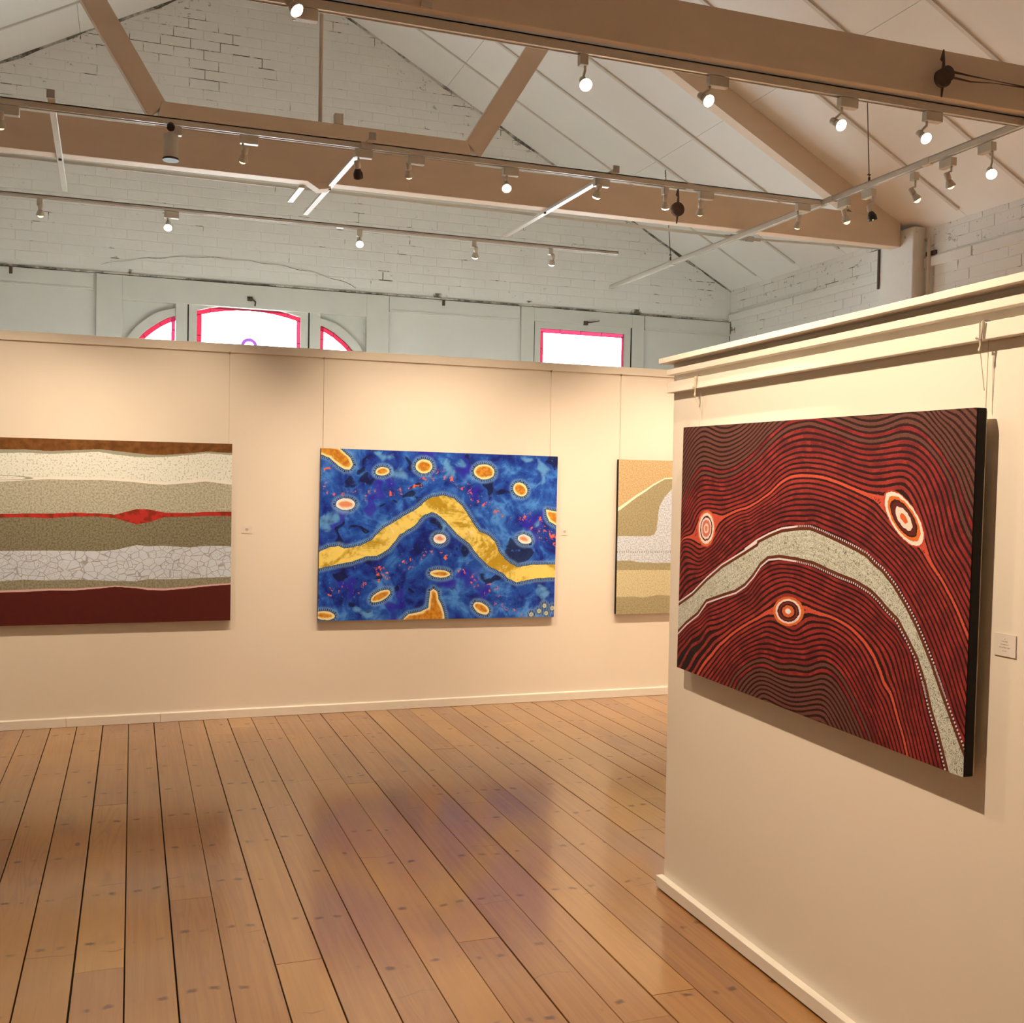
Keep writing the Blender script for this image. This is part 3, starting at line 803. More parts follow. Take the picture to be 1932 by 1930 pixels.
# along the track below the far truss, left to right
A(-0.576, -0.612, 3.235, (-0.75, YP, 0.9), 'dim spotlight at the far left edge of the far truss track', power=1.5, glow='soft')
A(0.201, 0.166, 3.245, (0.20, 5.6, 0.0), 'unlit cylindrical can spotlight on the far truss track', kind='drum', power=0)
A(0.551, 0.520, 3.205, (0.10, YP, 0.9), 'cream spotlight with orange glow, second right of the can light', glow='soft', power=1.35)
A(1.149, 1.122, 3.200, (1.75, YP, 0.9), 'black headed spotlight near the middle bar on the far truss track', body='k', glow='soft', power=0.8)
A(1.437, 1.400, 3.225, (2.00, YP, 0.9), 'small dim spotlight just right of the black headed one on the far truss track', glow='soft', power=1.1)
A(1.982, 1.962, 3.222, (1.4, 3.0, 0.4), 'brightly shining spotlight in the middle of the far truss track', power=0.8)
A(2.541, 2.510, 3.235, (2.30, YP, 0.9), 'round glowing spotlight in front of the right support bar', power=1.1)
A(2.953, 2.957, 3.218, (3.6, YP, 0.8), 'narrow spotlight hanging left of the far iron pulley', kind='narrow', power=1.1)
A(3.227, 3.190, 3.205, (3.9, YP, 0.9), 'spotlight with golden glow, right of the far iron pulley', glow='soft', power=1.2)
A(3.911, 3.874, 3.192, (4.3, YP, 0.8), 'last spotlight at the right end of the far truss track', glow='soft', power=1.0)
def B(y, hy, hz, tgt, lab, **k):
    h = (4.078, hy, hz); lamp(lab, (4.078, y, ZB - 0.004), h, toward(h, tgt), axis='y', **k)
B(5.511, 5.482, 3.195, (5.0, 5.4, 0.6), 'spotlight on the side track, first one in front of the crossing with the far track', glow='soft', power=2.0)
B(5.282, 5.244, 3.165, (4.9, 5.0, 0.4), 'black headed spotlight on the side track below the wire', body='k', glow='soft', power=2.2)
B(4.893, 4.863, 3.175, (5.3, 4.4, 1.2), 'narrow spotlight in the middle of the side track', kind='narrow', glow='soft', power=3.0)
B(4.634, 4.607, 3.185, (5.3, 4.9, 1.2), 'tilted spotlight second from the right on the side track', glow='soft', power=3.0)
B(4.357, 4.321, 3.172, (2.6, 2.2, 1.4), 'brightly shining spotlight at the right end of the side track', power=0.9)
def N(x, hx, hz, tgt, lab, **k):
    h = (hx, 3.995 if hx < 0.6 else 4.118, hz); lamp(lab, (x, 4.118, ZB + 0.004), h, toward(h, tgt), **k)
N(0.600, 0.552, 3.279, (1.94, 2.75, 1.25), 'brilliant spotlight cut by the top edge of the picture', power=0.55)
N(1.742, 1.757, 3.222, (1.2, 1.0, 1.0), 'brilliant spotlight on a narrow adapter, leftmost under the near beam', kind='narrow', power=1.3)
N(2.378, 2.336, 3.235, (2.8, 1.2, 1.2), 'brilliant spotlight under the near beam in front of the sloping rafter', power=1.5)
N(3.051, 3.020, 3.218, (3.2, 1.0, 1.2), 'brilliant spotlight under the near beam beside the hanging wire', power=2.4)
N(3.528, 3.495, 3.218, (3.2, 1.4, 1.2), 'rightmost brilliant spotlight under the near beam', power=2.4)
def F(x, hx, hz, tgt, lab, **k):
    h = (hx, 7.52, hz); lamp(lab, (x, 7.52, ZB + 0.006), h, toward(h, tgt), **k)
F(-0.576, -0.572, 3.240, (-0.7, 8.6, 0.4), 'small lamp at the left on the pale track close to the gable', kind='narrow', glow='soft', power=0.15)
F(0.229, 0.207, 3.236, (0.0, 4.6, 0.5), 'bright spotlight with wide adapter on the pale rear track', power=0.25)
F(1.493, 1.498, 3.245, (1.2, 4.6, 0.6), 'bright spotlight on a narrow adapter in the middle of the pale rear track', kind='narrow', power=0.25)
F(2.339, 2.352, 3.232, (2.6, 9.0, 1.2), 'small white spotlight left of the last one on the pale rear track', kind='narrow', glow='hot', power=0.12)
F(2.943, 2.955, 3.232, (3.2, 9.0, 1.2), 'last small white spotlight at the right end of the pale rear track', kind='narrow', glow='hot', power=0.12)
def O(x, tgt, lab, **k):
    h = (x + 0.02, 2.40, 3.2); lamp(lab, (x, 2.40, ZB), h, toward(h, tgt), **k)
O(0.50, (1.93, 2.75, 0.25), 'spotlight above the camera lighting the dark red painting', power=2.25, cone=125, blend=1.0)
O(1.55, (3.7, 4.4, 0.0), 'added fill spotlight above the camera aimed over the near partition', power=2.0, cone=58)  # added unseen lamp, bounces warm light up to the near ceiling bay
O(2.60, (4.9, 4.4, 0.2), 'added fill spotlight at the right end of the track above the camera', power=3.5, cone=58)  # also added out of view, for warm bounce between the trusses
O(-1.1, (-2.4, 4.4, 0.6), 'added fill spotlight above the camera aimed at the floor on the left', power=0.9, cone=95)  # added fill lamp, unseen, warms the room from the left floor
O(-0.5, (-1.2, 0.4, 0.0), 'added fill spotlight above the camera aimed at the floor behind', power=0.3, cone=95)  # weak unseen fill added to light the room behind the camera

# ------------------------------------------------------------------ pulleys
def pulley(x, y, z, lab, rod=False):
    e = empty('iron_pulley', (x, y, z)); tag(e, lab, 'pulley')
    n = 20
    child(MB().tube([(x, y - 0.012, z), (x, y - 0.010, z), (x, y + 0.010, z), (x, y + 0.012, z)], [0.030, 0.042, 0.042, 0.030], n).build('wheel', M_RUST), e)
    child(MB().tube([(x + 0.002, y, z + 0.035), (x + 0.004, y, z + 0.075), (x - 0.003, y, z + 0.085), (x + 0.002, y, z + 0.13)], [0.009, 0.006, 0.011, 0.003], 8).build('hook', M_RUST), e)
    child(MB().tube([(x, y, z - 0.035), (x - 0.004, y, z - 0.085)], [0.007, 0.004], 8).build('pin', M_RUST), e)
pulley(3.058, 5.738, 3.228, 'round dark iron pulley hanging behind the far track')
pulley(3.465, 3.985, 3.447, 'dark iron pulley hanging on the face of the near beam')
e = empty('iron_pulley', (3.515, 4.02, 3.49)); tag(e, 'dark round pulley with two thin rods running right along the near beam', 'pulley')
child(MB().tube([(3.520, 4.008, 3.487), (3.520, 4.010, 3.487), (3.520, 4.034, 3.487), (3.520, 4.036, 3.487)], [0.03, 0.036, 0.036, 0.03], 20).build('wheel', M_RUST), e)
for z, dz in ((3.502, -0.004), (3.476, 0.010)):
    child(MB().tube([(3.54, 4.02, z), (3.66, 4.022, z - 0.004), (3.80, 4.025, z + dz), (3.98, 4.028, z + dz * 1.5), (4.25, 4.03, z + dz * 2)], [0.006, 0.0035, 0.0015, 0.003, 0.004], 6).build('rod', M_RUST), e)
e = empty('beam_fitting', (2.10, 4.045, 3.40)); tag(e, 'small painted fitting block on the lower edge of the near beam', 'fitting')
child(MB().box(1.03, 1.075, 4.040, 4.054, 3.395, 3.415).build('block', M_METW), e)

# ------------------------------------------------------------------ far partition
fp = empty('partition', (2.2, YP + 0.06, 0)); tag(fp, 'long cream gallery partition across the room under the gable windows', 'partition')
TOPZ = 2.447
PX0, PX1 = -3.0, 5.25
child(MB().box(PX0, PX1, YP, YP + 0.12, 0.0, TOPZ).build('panel', M_PART), fp)
child(MB().box(PX0, PX1, YP - 0.014, YP + 0.001, 2.394, TOPZ + 0.004).build('top_rail', M_PART, bevel=0.003), fp)
for k, (a, b_) in enumerate(((PX0, -0.38), (-0.378, 0.18), (0.182, PX1))):
    child(MB().prism([(YP - 0.016, 0.001), (YP + 0.001, 0.001), (YP + 0.001, 0.060), (YP - 0.010, 0.060), (YP - 0.016, 0.054)], a, b_, 'X').build('skirting', M_TRIM), fp)

# near partition, a touch out of square with the room
K = 0.015
def fx(y, p=0.0): return 1.965 + K * (y - 3.69) - p
np_ = empty('partition', (1.965, 2.4, 0)); tag(np_, 'cream partition at right with stepped cornice, holding the dark red painting', 'partition')
YE, YN = 3.684, 0.35
def slab(m, p0, p1, y0, y1, z0, z1):
    """p = distance in front of the wall face"""
    m.hexa([(fx(y0, p1), y0, z0), (fx(y0, p0), y0, z0), (fx(y1, p0), y1, z0), (fx(y1, p1), y1, z0),
            (fx(y0, p1), y0, z1), (fx(y0, p0), y0, z1), (fx(y1, p0), y1, z1), (fx(y1, p1), y1, z1)])
    return m
T = 0.13
child(slab(MB(), -T, 0, YN, YE, 0, 2.034).build('panel', M_PART), np_)
child(slab(MB(), -T - 0.055, 0.055, YN, YE + 0.028, 2.0345, 2.054).build('cap_board', M_PART, bevel=0.001), np_)
child(slab(MB(), -T - 0.03, 0.030, YN, YE + 0.006, 1.990, 2.011).build('cornice_board', M_PART, bevel=0.001), np_)
child(slab(MB(), -T - 0.002, 0.002, YN, YE + 0.001, 2.011, 2.0345).build('cornice_core', M_PART), np_)
child(slab(MB(), 0.0005, 0.030, YN, YE + 0.002, 1.921, 1.962).build('hanging_rail', M_PART, bevel=0.0015), np_)
sk = slab(MB(), 0.0005, 0.030, YN, YE + 0.012, 0.006, 0.049)
child(sk.build('skirting', M_TRIM, bevel=0.002), np_)

# ------------------------------------------------------------------ paintings
DIG = json.loads('''{"P4":{"up":[[0.796,0.887,10],[0.796,0.874,9],[0.796,0.854,8],[0.796,0.835,7],[0.796,0.816,6],[0.796,0.796,5],[0.796,0.778,4],[0.796,0.764,3],[0.796,0.75,2],[0.796,0.733,1],[0.796,0.716,0],[0.796,0.704,-1],[0.796,0.688,-2],[0.796,0.673,-3],[0.796,0.656,-4],[0.796,0.639,-5],[0.796,0.623,-6],[0.796,0.606,-7],[0.796,0.59,-8],[0.796,0.575,-9],[0.26,0.886,20],[0.26,0.87,19],[0.26,0.853,18],[0.26,0.837,17],[0.26,0.82,16],[0.26,0.803,15],[0.26,0.787,14],[0.26,0.772,13],[0.26,0.756,12],[0.26,0.742,11],[0.26,0.726,10],[0.26,0.709,9],[0.26,0.696,8],[0.26,0.683,7],[0.26,0.669,6],[0.26,0.652,5],[0.26,0.635,4],[0.26,0.618,3],[0.26,0.602,2],[0.26,0.584,1],[0.26,0.564,0],[0.186,0.737,10],[0.139,0.735,10],[0.103,0.716,10],[0.072,0.692,10],[0.041,0.659,10],[0.004,0.613,10],[0.473,0.777,10],[0.571,0.831,10],[0.669,0.875,10],[0.133,0.857,17],[0.072,0.828,17],[0.035,0.796,17],[0.0,0.76,17],[0.369,0.843,17],[0.463,0.876,17],[0.139,0.911,20],[0.066,0.878,20],[0.0,0.826,20],[0.369,0.89,20],[0.0,0.88,23],[0.192,0.653,5],[0.133,0.638,5],[0.085,0.605,5],[0.041,0.567,5],[0.0,0.535,5],[0.369,0.662,5],[0.473,0.694,5],[0.571,0.737,5],[0.687,0.786,5],[0.0,0.483,2],[0.072,0.518,2],[0.0,0.453,0],[0.091,0.489,0],[0.189,0.526,0],[0.294,0.567,0],[0.369,0.59,0],[0.447,0.607,0],[0.523,0.631,0],[0.595,0.662,0],[0.664,0.7,0],[0.709,0.713,0],[0.709,0.633,-5],[0.618,0.609,-5],[0.523,0.576,-5],[0.447,0.551,-5],[0.473,0.577,-3],[0.396,0.559,-3],[0.879,0.874,10],[0.996,0.844,10],[1.087,0.829,10],[1.14,0.833,10],[1.227,0.845,10],[1.272,0.835,10],[1.318,0.81,10],[1.364,0.771,10],[1.411,0.716,10],[1.45,0.643,10],[1.467,0.614,10],[1.105,0.892,14],[1.105,0.879,13],[1.105,0.86,12],[1.105,0.846,11],[1.105,0.83,10],[1.105,0.814,9],[1.105,0.8,8],[1.105,0.783,7],[1.105,0.77,6],[1.105,0.752,5],[1.105,0.734,4],[1.105,0.716,3],[1.105,0.7,2],[1.105,0.681,1],[1.105,0.662,0],[1.227,0.908,14],[1.227,0.893,13],[1.227,0.88,12],[1.227,0.864,11],[1.227,0.846,10],[1.227,0.828,9],[1.227,0.809,8],[1.227,0.792,7],[1.227,0.775,6],[1.227,0.757,5],[1.227,0.741,4],[1.227,0.723,3],[1.227,0.701,2],[1.466,0.836,18],[1.466,0.812,17],[1.466,0.786,16],[1.466,0.759,15],[1.466,0.733,14],[1.466,0.705,13],[1.466,0.673,12],[1.466,0.647,11],[1.466,0.614,10],[1.466,0.582,9],[1.466,0.554,8],[1.466,0.526,7],[1.466,0.5,6],[1.466,0.472,5],[1.466,0.446,4],[1.466,0.425,3],[1.466,0.401,2],[1.466,0.377,1],[1.466,0.351,0],[1.466,0.325,-1],[1.466,0.302,-2],[1.466,0.268,-3],[1.466,0.232,-4],[1.466,0.202,-5],[1.469,0.166,-6],[1.469,0.138,-7],[1.469,0.118,-8],[1.469,0.096,-9],[0.879,0.712,0],[0.958,0.697,0],[1.033,0.679,0],[1.112,0.661,0],[1.16,0.643,0],[1.227,0.612,0],[1.278,0.576,0],[1.306,0.546,0],[1.334,0.507,0],[1.37,0.473,0],[1.411,0.428,0],[1.439,0.391,0],[1.364,0.894,18],[1.411,0.878,18],[1.439,0.857,18],[1.303,0.888,14],[1.364,0.838,14],[1.411,0.793,14],[1.288,0.733,5],[1.334,0.675,5],[1.364,0.608,5],[1.387,0.558,5],[-0.003,0.24,-9.7],[0.203,0.353,-9.7],[0.39,0.443,-9.7],[0.523,0.499,-9.7],[0.523,0.507,-9.7],[0.664,0.553,-9.7],[0.813,0.569,-9.7],[0.879,0.558,-9.7],[1.033,0.524,-9.7],[1.122,0.488,-9.7],[1.204,0.439,-9.7],[1.291,0.351,-9.7],[1.361,0.254,-9.7],[1.405,0.18,-9.7],[1.405,0.181,-9.7],[1.474,0.073,-9.7],[0.007,0.459,-1],[0.007,0.44,-2],[0.007,0.42,-3],[0.007,0.395,-4],[0.007,0.369,-5],[0.007,0.342,-6],[0.007,0.318,-7],[0.007,0.294,-8],[0.007,0.264,-9],[0.203,0.425,-5],[0.115,0.399,-5],[0.145,0.424,-3]],"lo":[[0.709,0.45,8],[0.709,0.437,7],[0.709,0.424,6],[0.709,0.411,5],[0.709,0.398,4],[0.709,0.384,3],[0.714,0.301,0],[0.618,0.288,0],[0.547,0.258,0],[0.447,0.213,0],[0.343,0.154,0],[0.26,0.093,0],[0.162,0.005,0],[0.813,0.319,0],[0.878,0.317,0],[0.879,0.312,0],[0.938,0.312,0],[1.015,0.297,0],[1.069,0.275,0],[1.112,0.246,0],[1.147,0.205,0],[1.174,0.169,0],[1.153,0.205,0],[1.201,0.148,0],[1.23,0.094,0],[1.259,0.04,0],[1.275,0.002,0],[0.59,0.26,-1],[0.59,0.243,-2],[0.59,0.226,-3],[0.59,0.213,-4],[0.59,0.191,-5],[0.59,0.171,-6],[0.59,0.156,-7],[0.59,0.143,-8],[0.59,0.13,-9],[0.59,0.112,-10],[0.59,0.096,-11],[0.59,0.083,-12],[0.59,0.069,-13],[0.59,0.056,-14],[0.59,0.043,-15],[0.59,0.029,-16],[0.59,0.015,-17],[0.749,0.24,-2],[0.749,0.228,-3],[0.749,0.214,-4],[0.749,0.199,-5],[0.749,0.186,-6],[0.749,0.17,-7],[0.749,0.153,-8],[0.749,0.137,-9],[0.749,0.117,-10],[0.749,0.098,-11],[0.749,0.081,-12],[0.749,0.065,-13],[0.749,0.05,-14],[0.899,0.299,-1],[0.899,0.284,-2],[0.899,0.268,-3],[0.899,0.253,-4],[0.899,0.235,-5],[0.899,0.219,-6],[0.899,0.204,-7],[0.899,0.188,-8],[0.899,0.17,-9],[0.899,0.152,-10],[0.899,0.136,-11],[0.899,0.121,-12],[0.899,0.104,-13],[0.899,0.089,-14],[1.214,0.089,-1],[1.199,0.086,-2],[1.183,0.082,-3],[1.166,0.079,-4],[1.15,0.075,-5],[1.134,0.072,-6],[1.117,0.068,-7],[1.1,0.064,-8],[1.083,0.061,-9],[1.066,0.057,-10],[1.048,0.053,-11],[1.031,0.049,-12],[1.013,0.045,-13],[0.995,0.041,-14],[0.977,0.037,-15],[0.959,0.033,-16],[0.94,0.029,-17],[0.921,0.025,-18],[1.245,0.096,1],[1.259,0.099,2],[1.273,0.102,3],[1.288,0.105,4],[1.302,0.108,5],[1.315,0.111,6],[1.329,0.114,7],[1.343,0.117,8],[0.188,0.005,-1],[0.239,0.004,-3],[0.288,0.004,-5],[0.336,0.004,-7],[0.383,0.003,-9],[0.429,0.003,-11],[0.474,0.003,-13],[0.518,0.003,-15],[1.139,0.255,1],[1.179,0.27,3],[1.217,0.285,5],[1.255,0.299,7],[0.664,0.107,-10],[0.838,0.129,-10],[0.899,0.154,-10],[0.473,0.067,-10],[0.422,0.028,-10],[0.133,0.011,1],[0.088,0.012,2],[0.215,0.126,2],[0.029,0.01,3],[0.168,0.121,3],[0.288,0.19,3],[0.007,0.042,4],[0.103,0.123,4],[0.215,0.191,4],[0.007,0.075,5],[0.145,0.164,5],[0.007,0.095,6],[0.007,0.108,7],[0.447,0.294,5],[0.547,0.359,5],[-0.003,0.122,8.8],[0.151,0.214,8.8],[0.315,0.297,8.8],[0.463,0.35,8.8],[0.552,0.425,8.8],[0.655,0.458,8.8],[0.838,0.453,8.8],[0.958,0.431,8.8],[1.105,0.401,8.8],[1.174,0.361,8.8],[1.253,0.299,8.8],[1.315,0.214,8.8],[1.322,0.201,8.8],[1.376,0.085,8.8],[1.414,-0.0,8.8]],"UB":[[-0.003,0.24],[0.103,0.29],[0.203,0.353],[0.305,0.408],[0.39,0.443],[0.463,0.473],[0.523,0.499],[0.453,0.473],[0.523,0.507],[0.595,0.533],[0.664,0.553],[0.753,0.565],[0.813,0.569],[0.862,0.561],[0.879,0.558],[0.973,0.538],[1.033,0.524],[1.084,0.51],[1.122,0.488],[1.153,0.475],[1.204,0.439],[1.253,0.393],[1.291,0.351],[1.325,0.306],[1.361,0.254],[1.387,0.211],[1.405,0.18],[1.364,0.248],[1.405,0.181],[1.439,0.127],[1.474,0.073]],"LB":[[-0.003,0.122],[0.066,0.168],[0.151,0.214],[0.209,0.265],[0.315,0.297],[0.401,0.321],[0.463,0.35],[0.513,0.387],[0.552,0.425],[0.595,0.449],[0.655,0.458],[0.753,0.458],[0.838,0.453],[0.93,0.436],[0.958,0.431],[1.033,0.421],[1.105,0.401],[1.14,0.383],[1.174,0.361],[1.214,0.34],[1.253,0.299],[1.291,0.256],[1.315,0.214],[1.337,0.166],[1.322,0.201],[1.349,0.136],[1.376,0.085],[1.396,0.041],[1.414,-0.0]],"eyes":[[0.1905,0.5261,0.0357,0.0533,0.0668,-0.0088],[1.2285,0.6116,0.0731,-0.0593,0.0401,0.0232],[0.7137,0.3011,0.078,0.0101,0.0,0.0431]]},"P2":{"bu":[[-0.012,0.458],[0.064,0.495],[0.131,0.505],[0.17,0.486],[0.277,0.507],[0.355,0.546],[0.433,0.626],[0.551,0.697],[0.671,0.768],[0.74,0.829],[0.771,0.845],[0.852,0.862],[0.925,0.843],[0.988,0.794],[1.031,0.735],[1.074,0.675],[1.118,0.615],[1.192,0.585],[1.247,0.535],[1.269,0.474],[1.335,0.402],[1.412,0.361],[1.52,0.377],[1.74,0.381]],"bl":[[1.743,0.289],[1.544,0.279],[1.414,0.253],[1.349,0.279],[1.305,0.32],[1.197,0.371],[1.111,0.452],[1.046,0.533],[0.961,0.593],[0.877,0.682],[0.814,0.731],[0.773,0.745],[0.712,0.719],[0.653,0.649],[0.553,0.588],[0.475,0.488],[0.396,0.439],[0.327,0.438],[0.22,0.399],[0.114,0.379],[-0.01,0.35]],"polys":[[[-0.022,1.176],[0.112,1.172],[0.2,1.098],[0.217,1.055],[0.196,1.021],[0.162,1.021],[0.124,1.042],[0.056,1.098],[-0.021,1.124]],[[0.468,1.022],[0.465,1.008],[0.452,0.997],[0.433,0.989],[0.411,0.986],[0.391,0.99],[0.376,0.998],[0.37,1.01],[0.374,1.023],[0.386,1.035],[0.405,1.043],[0.427,1.046],[0.447,1.042],[0.462,1.034]],[[0.772,1.061],[0.766,1.039],[0.749,1.021],[0.725,1.011],[0.698,1.01],[0.674,1.019],[0.656,1.035],[0.65,1.057],[0.656,1.078],[0.672,1.096],[0.696,1.106],[0.723,1.107],[0.748,1.098],[0.765,1.082]],[[1.226,1.029],[1.217,1.006],[1.194,0.989],[1.162,0.98],[1.127,0.982],[1.097,0.994],[1.077,1.014],[1.071,1.037],[1.08,1.06],[1.103,1.078],[1.135,1.086],[1.169,1.085],[1.2,1.073],[1.22,1.053]],[[1.468,0.882],[1.45,0.87],[1.427,0.867],[1.403,0.874],[1.383,0.889],[1.37,0.91],[1.368,0.932],[1.377,0.95],[1.394,0.962],[1.417,0.965],[1.441,0.958],[1.461,0.943],[1.474,0.922],[1.476,0.9]],[[1.625,0.776],[1.719,0.76],[1.722,0.654],[1.649,0.694],[1.629,0.735]],[[0.917,0.312],[0.909,0.3],[0.888,0.292],[0.858,0.288],[0.825,0.29],[0.796,0.297],[0.776,0.307],[0.769,0.319],[0.776,0.331],[0.797,0.339],[0.827,0.343],[0.86,0.341],[0.89,0.334],[0.91,0.324]],[[0.492,0.198],[0.492,0.182],[0.479,0.163],[0.455,0.144],[0.426,0.129],[0.396,0.122],[0.373,0.122],[0.36,0.131],[0.36,0.147],[0.373,0.166],[0.397,0.185],[0.426,0.199],[0.455,0.207],[0.479,0.207]],[[1.209,0.038],[1.195,0.027],[1.172,0.025],[1.146,0.032],[1.12,0.047],[1.101,0.066],[1.091,0.086],[1.093,0.103],[1.107,0.113],[1.129,0.115],[1.156,0.108],[1.182,0.094],[1.201,0.075],[1.211,0.055]],[[0.116,0.03],[0.108,0.017],[0.088,0.008],[0.06,0.005],[0.029,0.008],[0.002,0.017],[-0.016,0.03],[-0.022,0.044],[-0.014,0.056],[0.005,0.065],[0.033,0.068],[0.064,0.065],[0.091,0.057],[0.11,0.044]],[[0.569,-0.018],[0.623,0.036],[0.715,0.055],[0.765,0.08],[0.772,0.16],[0.776,0.195],[0.799,0.21],[0.827,0.19],[0.836,0.139],[0.863,0.089],[0.879,0.038],[0.886,-0.023]]],"pink":[[[0.237,0.789],[0.23,0.771],[0.212,0.756],[0.186,0.748],[0.157,0.748],[0.13,0.755],[0.112,0.769],[0.105,0.786],[0.111,0.804],[0.129,0.818],[0.155,0.827],[0.185,0.827],[0.211,0.82],[0.23,0.806]],[[0.883,0.559],[0.879,0.544],[0.866,0.532],[0.847,0.525],[0.826,0.525],[0.807,0.531],[0.794,0.543],[0.789,0.558],[0.793,0.573],[0.806,0.585],[0.825,0.591],[0.846,0.592],[0.865,0.585],[0.878,0.574]],[[1.517,0.548],[1.508,0.535],[1.491,0.528],[1.468,0.527],[1.444,0.532],[1.425,0.544],[1.413,0.558],[1.412,0.573],[1.42,0.586],[1.438,0.593],[1.46,0.595],[1.484,0.589],[1.504,0.578],[1.515,0.563]]],"tiny":[[1.63,0.081],[1.589,0.045],[1.644,0.028],[1.691,0.064],[1.529,0.021]],"splat":[[0.028,1.004],[0.068,0.887],[0.116,0.873],[0.203,0.895],[0.223,0.866],[0.311,0.844],[0.458,0.892],[0.528,0.884],[0.568,0.899],[0.668,0.912],[0.718,0.933],[0.769,0.959],[0.829,1.001],[0.87,1.002],[0.922,0.983],[0.974,0.96],[1.027,0.926],[1.07,0.857],[1.118,0.838],[1.166,0.829],[1.253,0.729],[1.317,0.73],[1.403,0.701],[1.468,0.732],[1.567,0.662],[1.624,0.611],[1.68,0.56],[0.728,0.44],[0.809,0.446],[0.912,0.441],[0.576,0.435],[0.477,0.34],[0.418,0.321],[0.359,0.303],[0.627,0.37],[0.281,0.242],[0.175,0.208],[0.117,0.199],[0.04,0.156],[0.997,0.351],[1.04,0.31],[1.115,0.269],[1.179,0.249],[1.276,0.177],[1.159,0.157],[1.311,0.068],[1.398,0.047],[1.485,0.02]],"dark":[[0.317,1.083,0.05],[0.3,0.946,0.06],[0.211,0.973,0.05],[0.15,0.583,0.04],[0.266,0.624,0.045],[0.639,0.847,0.05],[0.688,0.917,0.03],[0.584,1.082,0.04],[1.248,0.912,0.06],[1.41,0.434,0.1],[1.015,0.523,0.07],[0.62,0.226,0.03],[0.357,0.409,0.07],[0.469,0.804,0.03],[0.805,0.671,0.05],[0.182,0.369,0.08],[1.654,1.139,0.05],[1.034,1.097,0.03],[0.264,0.114,0.06],[1.231,0.29,0.05],[0.52,0.201,0.03]],"light":[[1.568,1.064,0.08],[1.458,1.122,0.06],[0.516,1.011,0.07],[0.062,0.679,0.09],[0.278,0.438,0.07],[0.92,1.063,0.07],[1.514,0.62,0.09],[0.304,0.055,0.06],[1.591,0.154,0.08],[0.414,1.125,0.06],[0.836,0.631,0.05]],"purple":[[0.37,0.85,0.08],[0.487,0.951,0.07],[0.129,0.69,0.07],[0.714,1.146,0.08],[1.112,0.878,0.06],[0.993,1.076,0.05],[1.512,0.702,0.07],[1.568,0.641,0.06],[0.184,0.213,0.08],[1.041,0.29,0.08],[0.885,0.24,0.06],[1.148,0.188,0.07],[0.542,0.092,0.07]]},"P1":{"a":[[0.331,1.075],[0.469,1.079],[0.608,1.073],[0.749,1.082],[0.892,1.092],[0.989,1.084],[1.116,1.072],[1.185,1.066],[1.284,1.066],[1.435,1.081],[1.537,1.094],[1.692,1.09]],"b":[[0.331,1.055],[0.469,1.062],[0.608,1.056],[0.749,1.068],[0.892,1.078],[0.989,1.063],[1.116,1.051],[1.185,1.051],[1.284,1.056],[1.435,1.072],[1.537,1.086],[1.692,1.079]],"c":[[0.332,0.88],[0.469,0.891],[0.608,0.901],[0.75,0.898],[0.893,0.901],[0.99,0.898],[1.117,0.89],[1.186,0.882],[1.286,0.877],[1.437,0.891],[1.538,0.903],[1.693,0.885]],"d":[[0.332,0.682],[0.47,0.686],[0.609,0.687],[0.751,0.694],[0.894,0.69],[0.991,0.684],[1.118,0.721],[1.187,0.719],[1.287,0.699],[1.438,0.697],[1.54,0.706],[1.695,0.708]],"e":[[0.332,0.662],[0.47,0.666],[0.609,0.66],[0.751,0.673],[0.894,0.674],[0.991,0.663],[1.119,0.624],[1.188,0.637],[1.287,0.672],[1.438,0.677],[1.54,0.682],[1.695,0.681]],"f":[[0.333,0.459],[0.471,0.46],[0.61,0.46],[0.752,0.458],[0.895,0.455],[0.992,0.462],[1.119,0.493],[1.189,0.486],[1.288,0.488],[1.44,0.477],[1.542,0.488],[1.697,0.483]],"g":[[0.333,0.273],[0.471,0.281],[0.611,0.274],[0.753,0.278],[0.896,0.271],[0.993,0.265],[1.121,0.263],[1.19,0.276],[1.29,0.272],[1.441,0.276],[1.543,0.28],[1.699,0.284]],"h":[[0.333,0.205],[0.471,0.207],[0.611,0.213],[0.753,0.211],[0.897,0.221],[0.994,0.231],[1.121,0.22],[1.19,0.207],[1.29,0.203],[1.442,0.214],[1.544,0.225],[1.699,0.235]]},"P3":{"a":[[0.007,0.765],[0.079,0.816],[0.151,0.868],[0.224,0.912],[0.287,0.956],[0.379,1.005],[0.435,1.011]],"b":[[0.005,0.579],[0.115,0.579],[0.252,0.577],[0.302,0.59],[0.324,0.632],[0.33,0.739],[0.342,0.806],[0.382,0.874],[0.437,0.93]],"c":[[0.008,0.396],[0.103,0.398],[0.185,0.383],[0.303,0.378],[0.44,0.377]],"d":[[0.001,0.327],[0.214,0.328],[0.441,0.324]],"e":[[-0.0,0.127],[0.13,0.13],[0.22,0.121],[0.265,0.127],[0.346,0.138],[0.437,0.131]]}}''')
def seg_dist(P, poly, closed=True):
    """distance of points P (n,2) to a polyline, the arc length of the nearest point"""
    A_ = np.array(poly, float); B_ = np.roll(A_, -1, 0)
    if not closed: A_, B_ = A_[:-1], B_[:-1]
    best = np.full(len(P), 1e9); arc = np.zeros(len(P)); s0 = 0.0
    for a, b_ in zip(A_, B_):
        d = b_ - a; L2 = float(d @ d) + 1e-12
        t = np.clip(((P - a) @ d) / L2, 0, 1)
        r = np.hypot(*(P - (a + t[:, None] * d)).T)
        k = r < best; best[k] = r[k]; arc[k] = s0 + t[k] * math.sqrt(L2); s0 += math.sqrt(L2)
    return best, arc
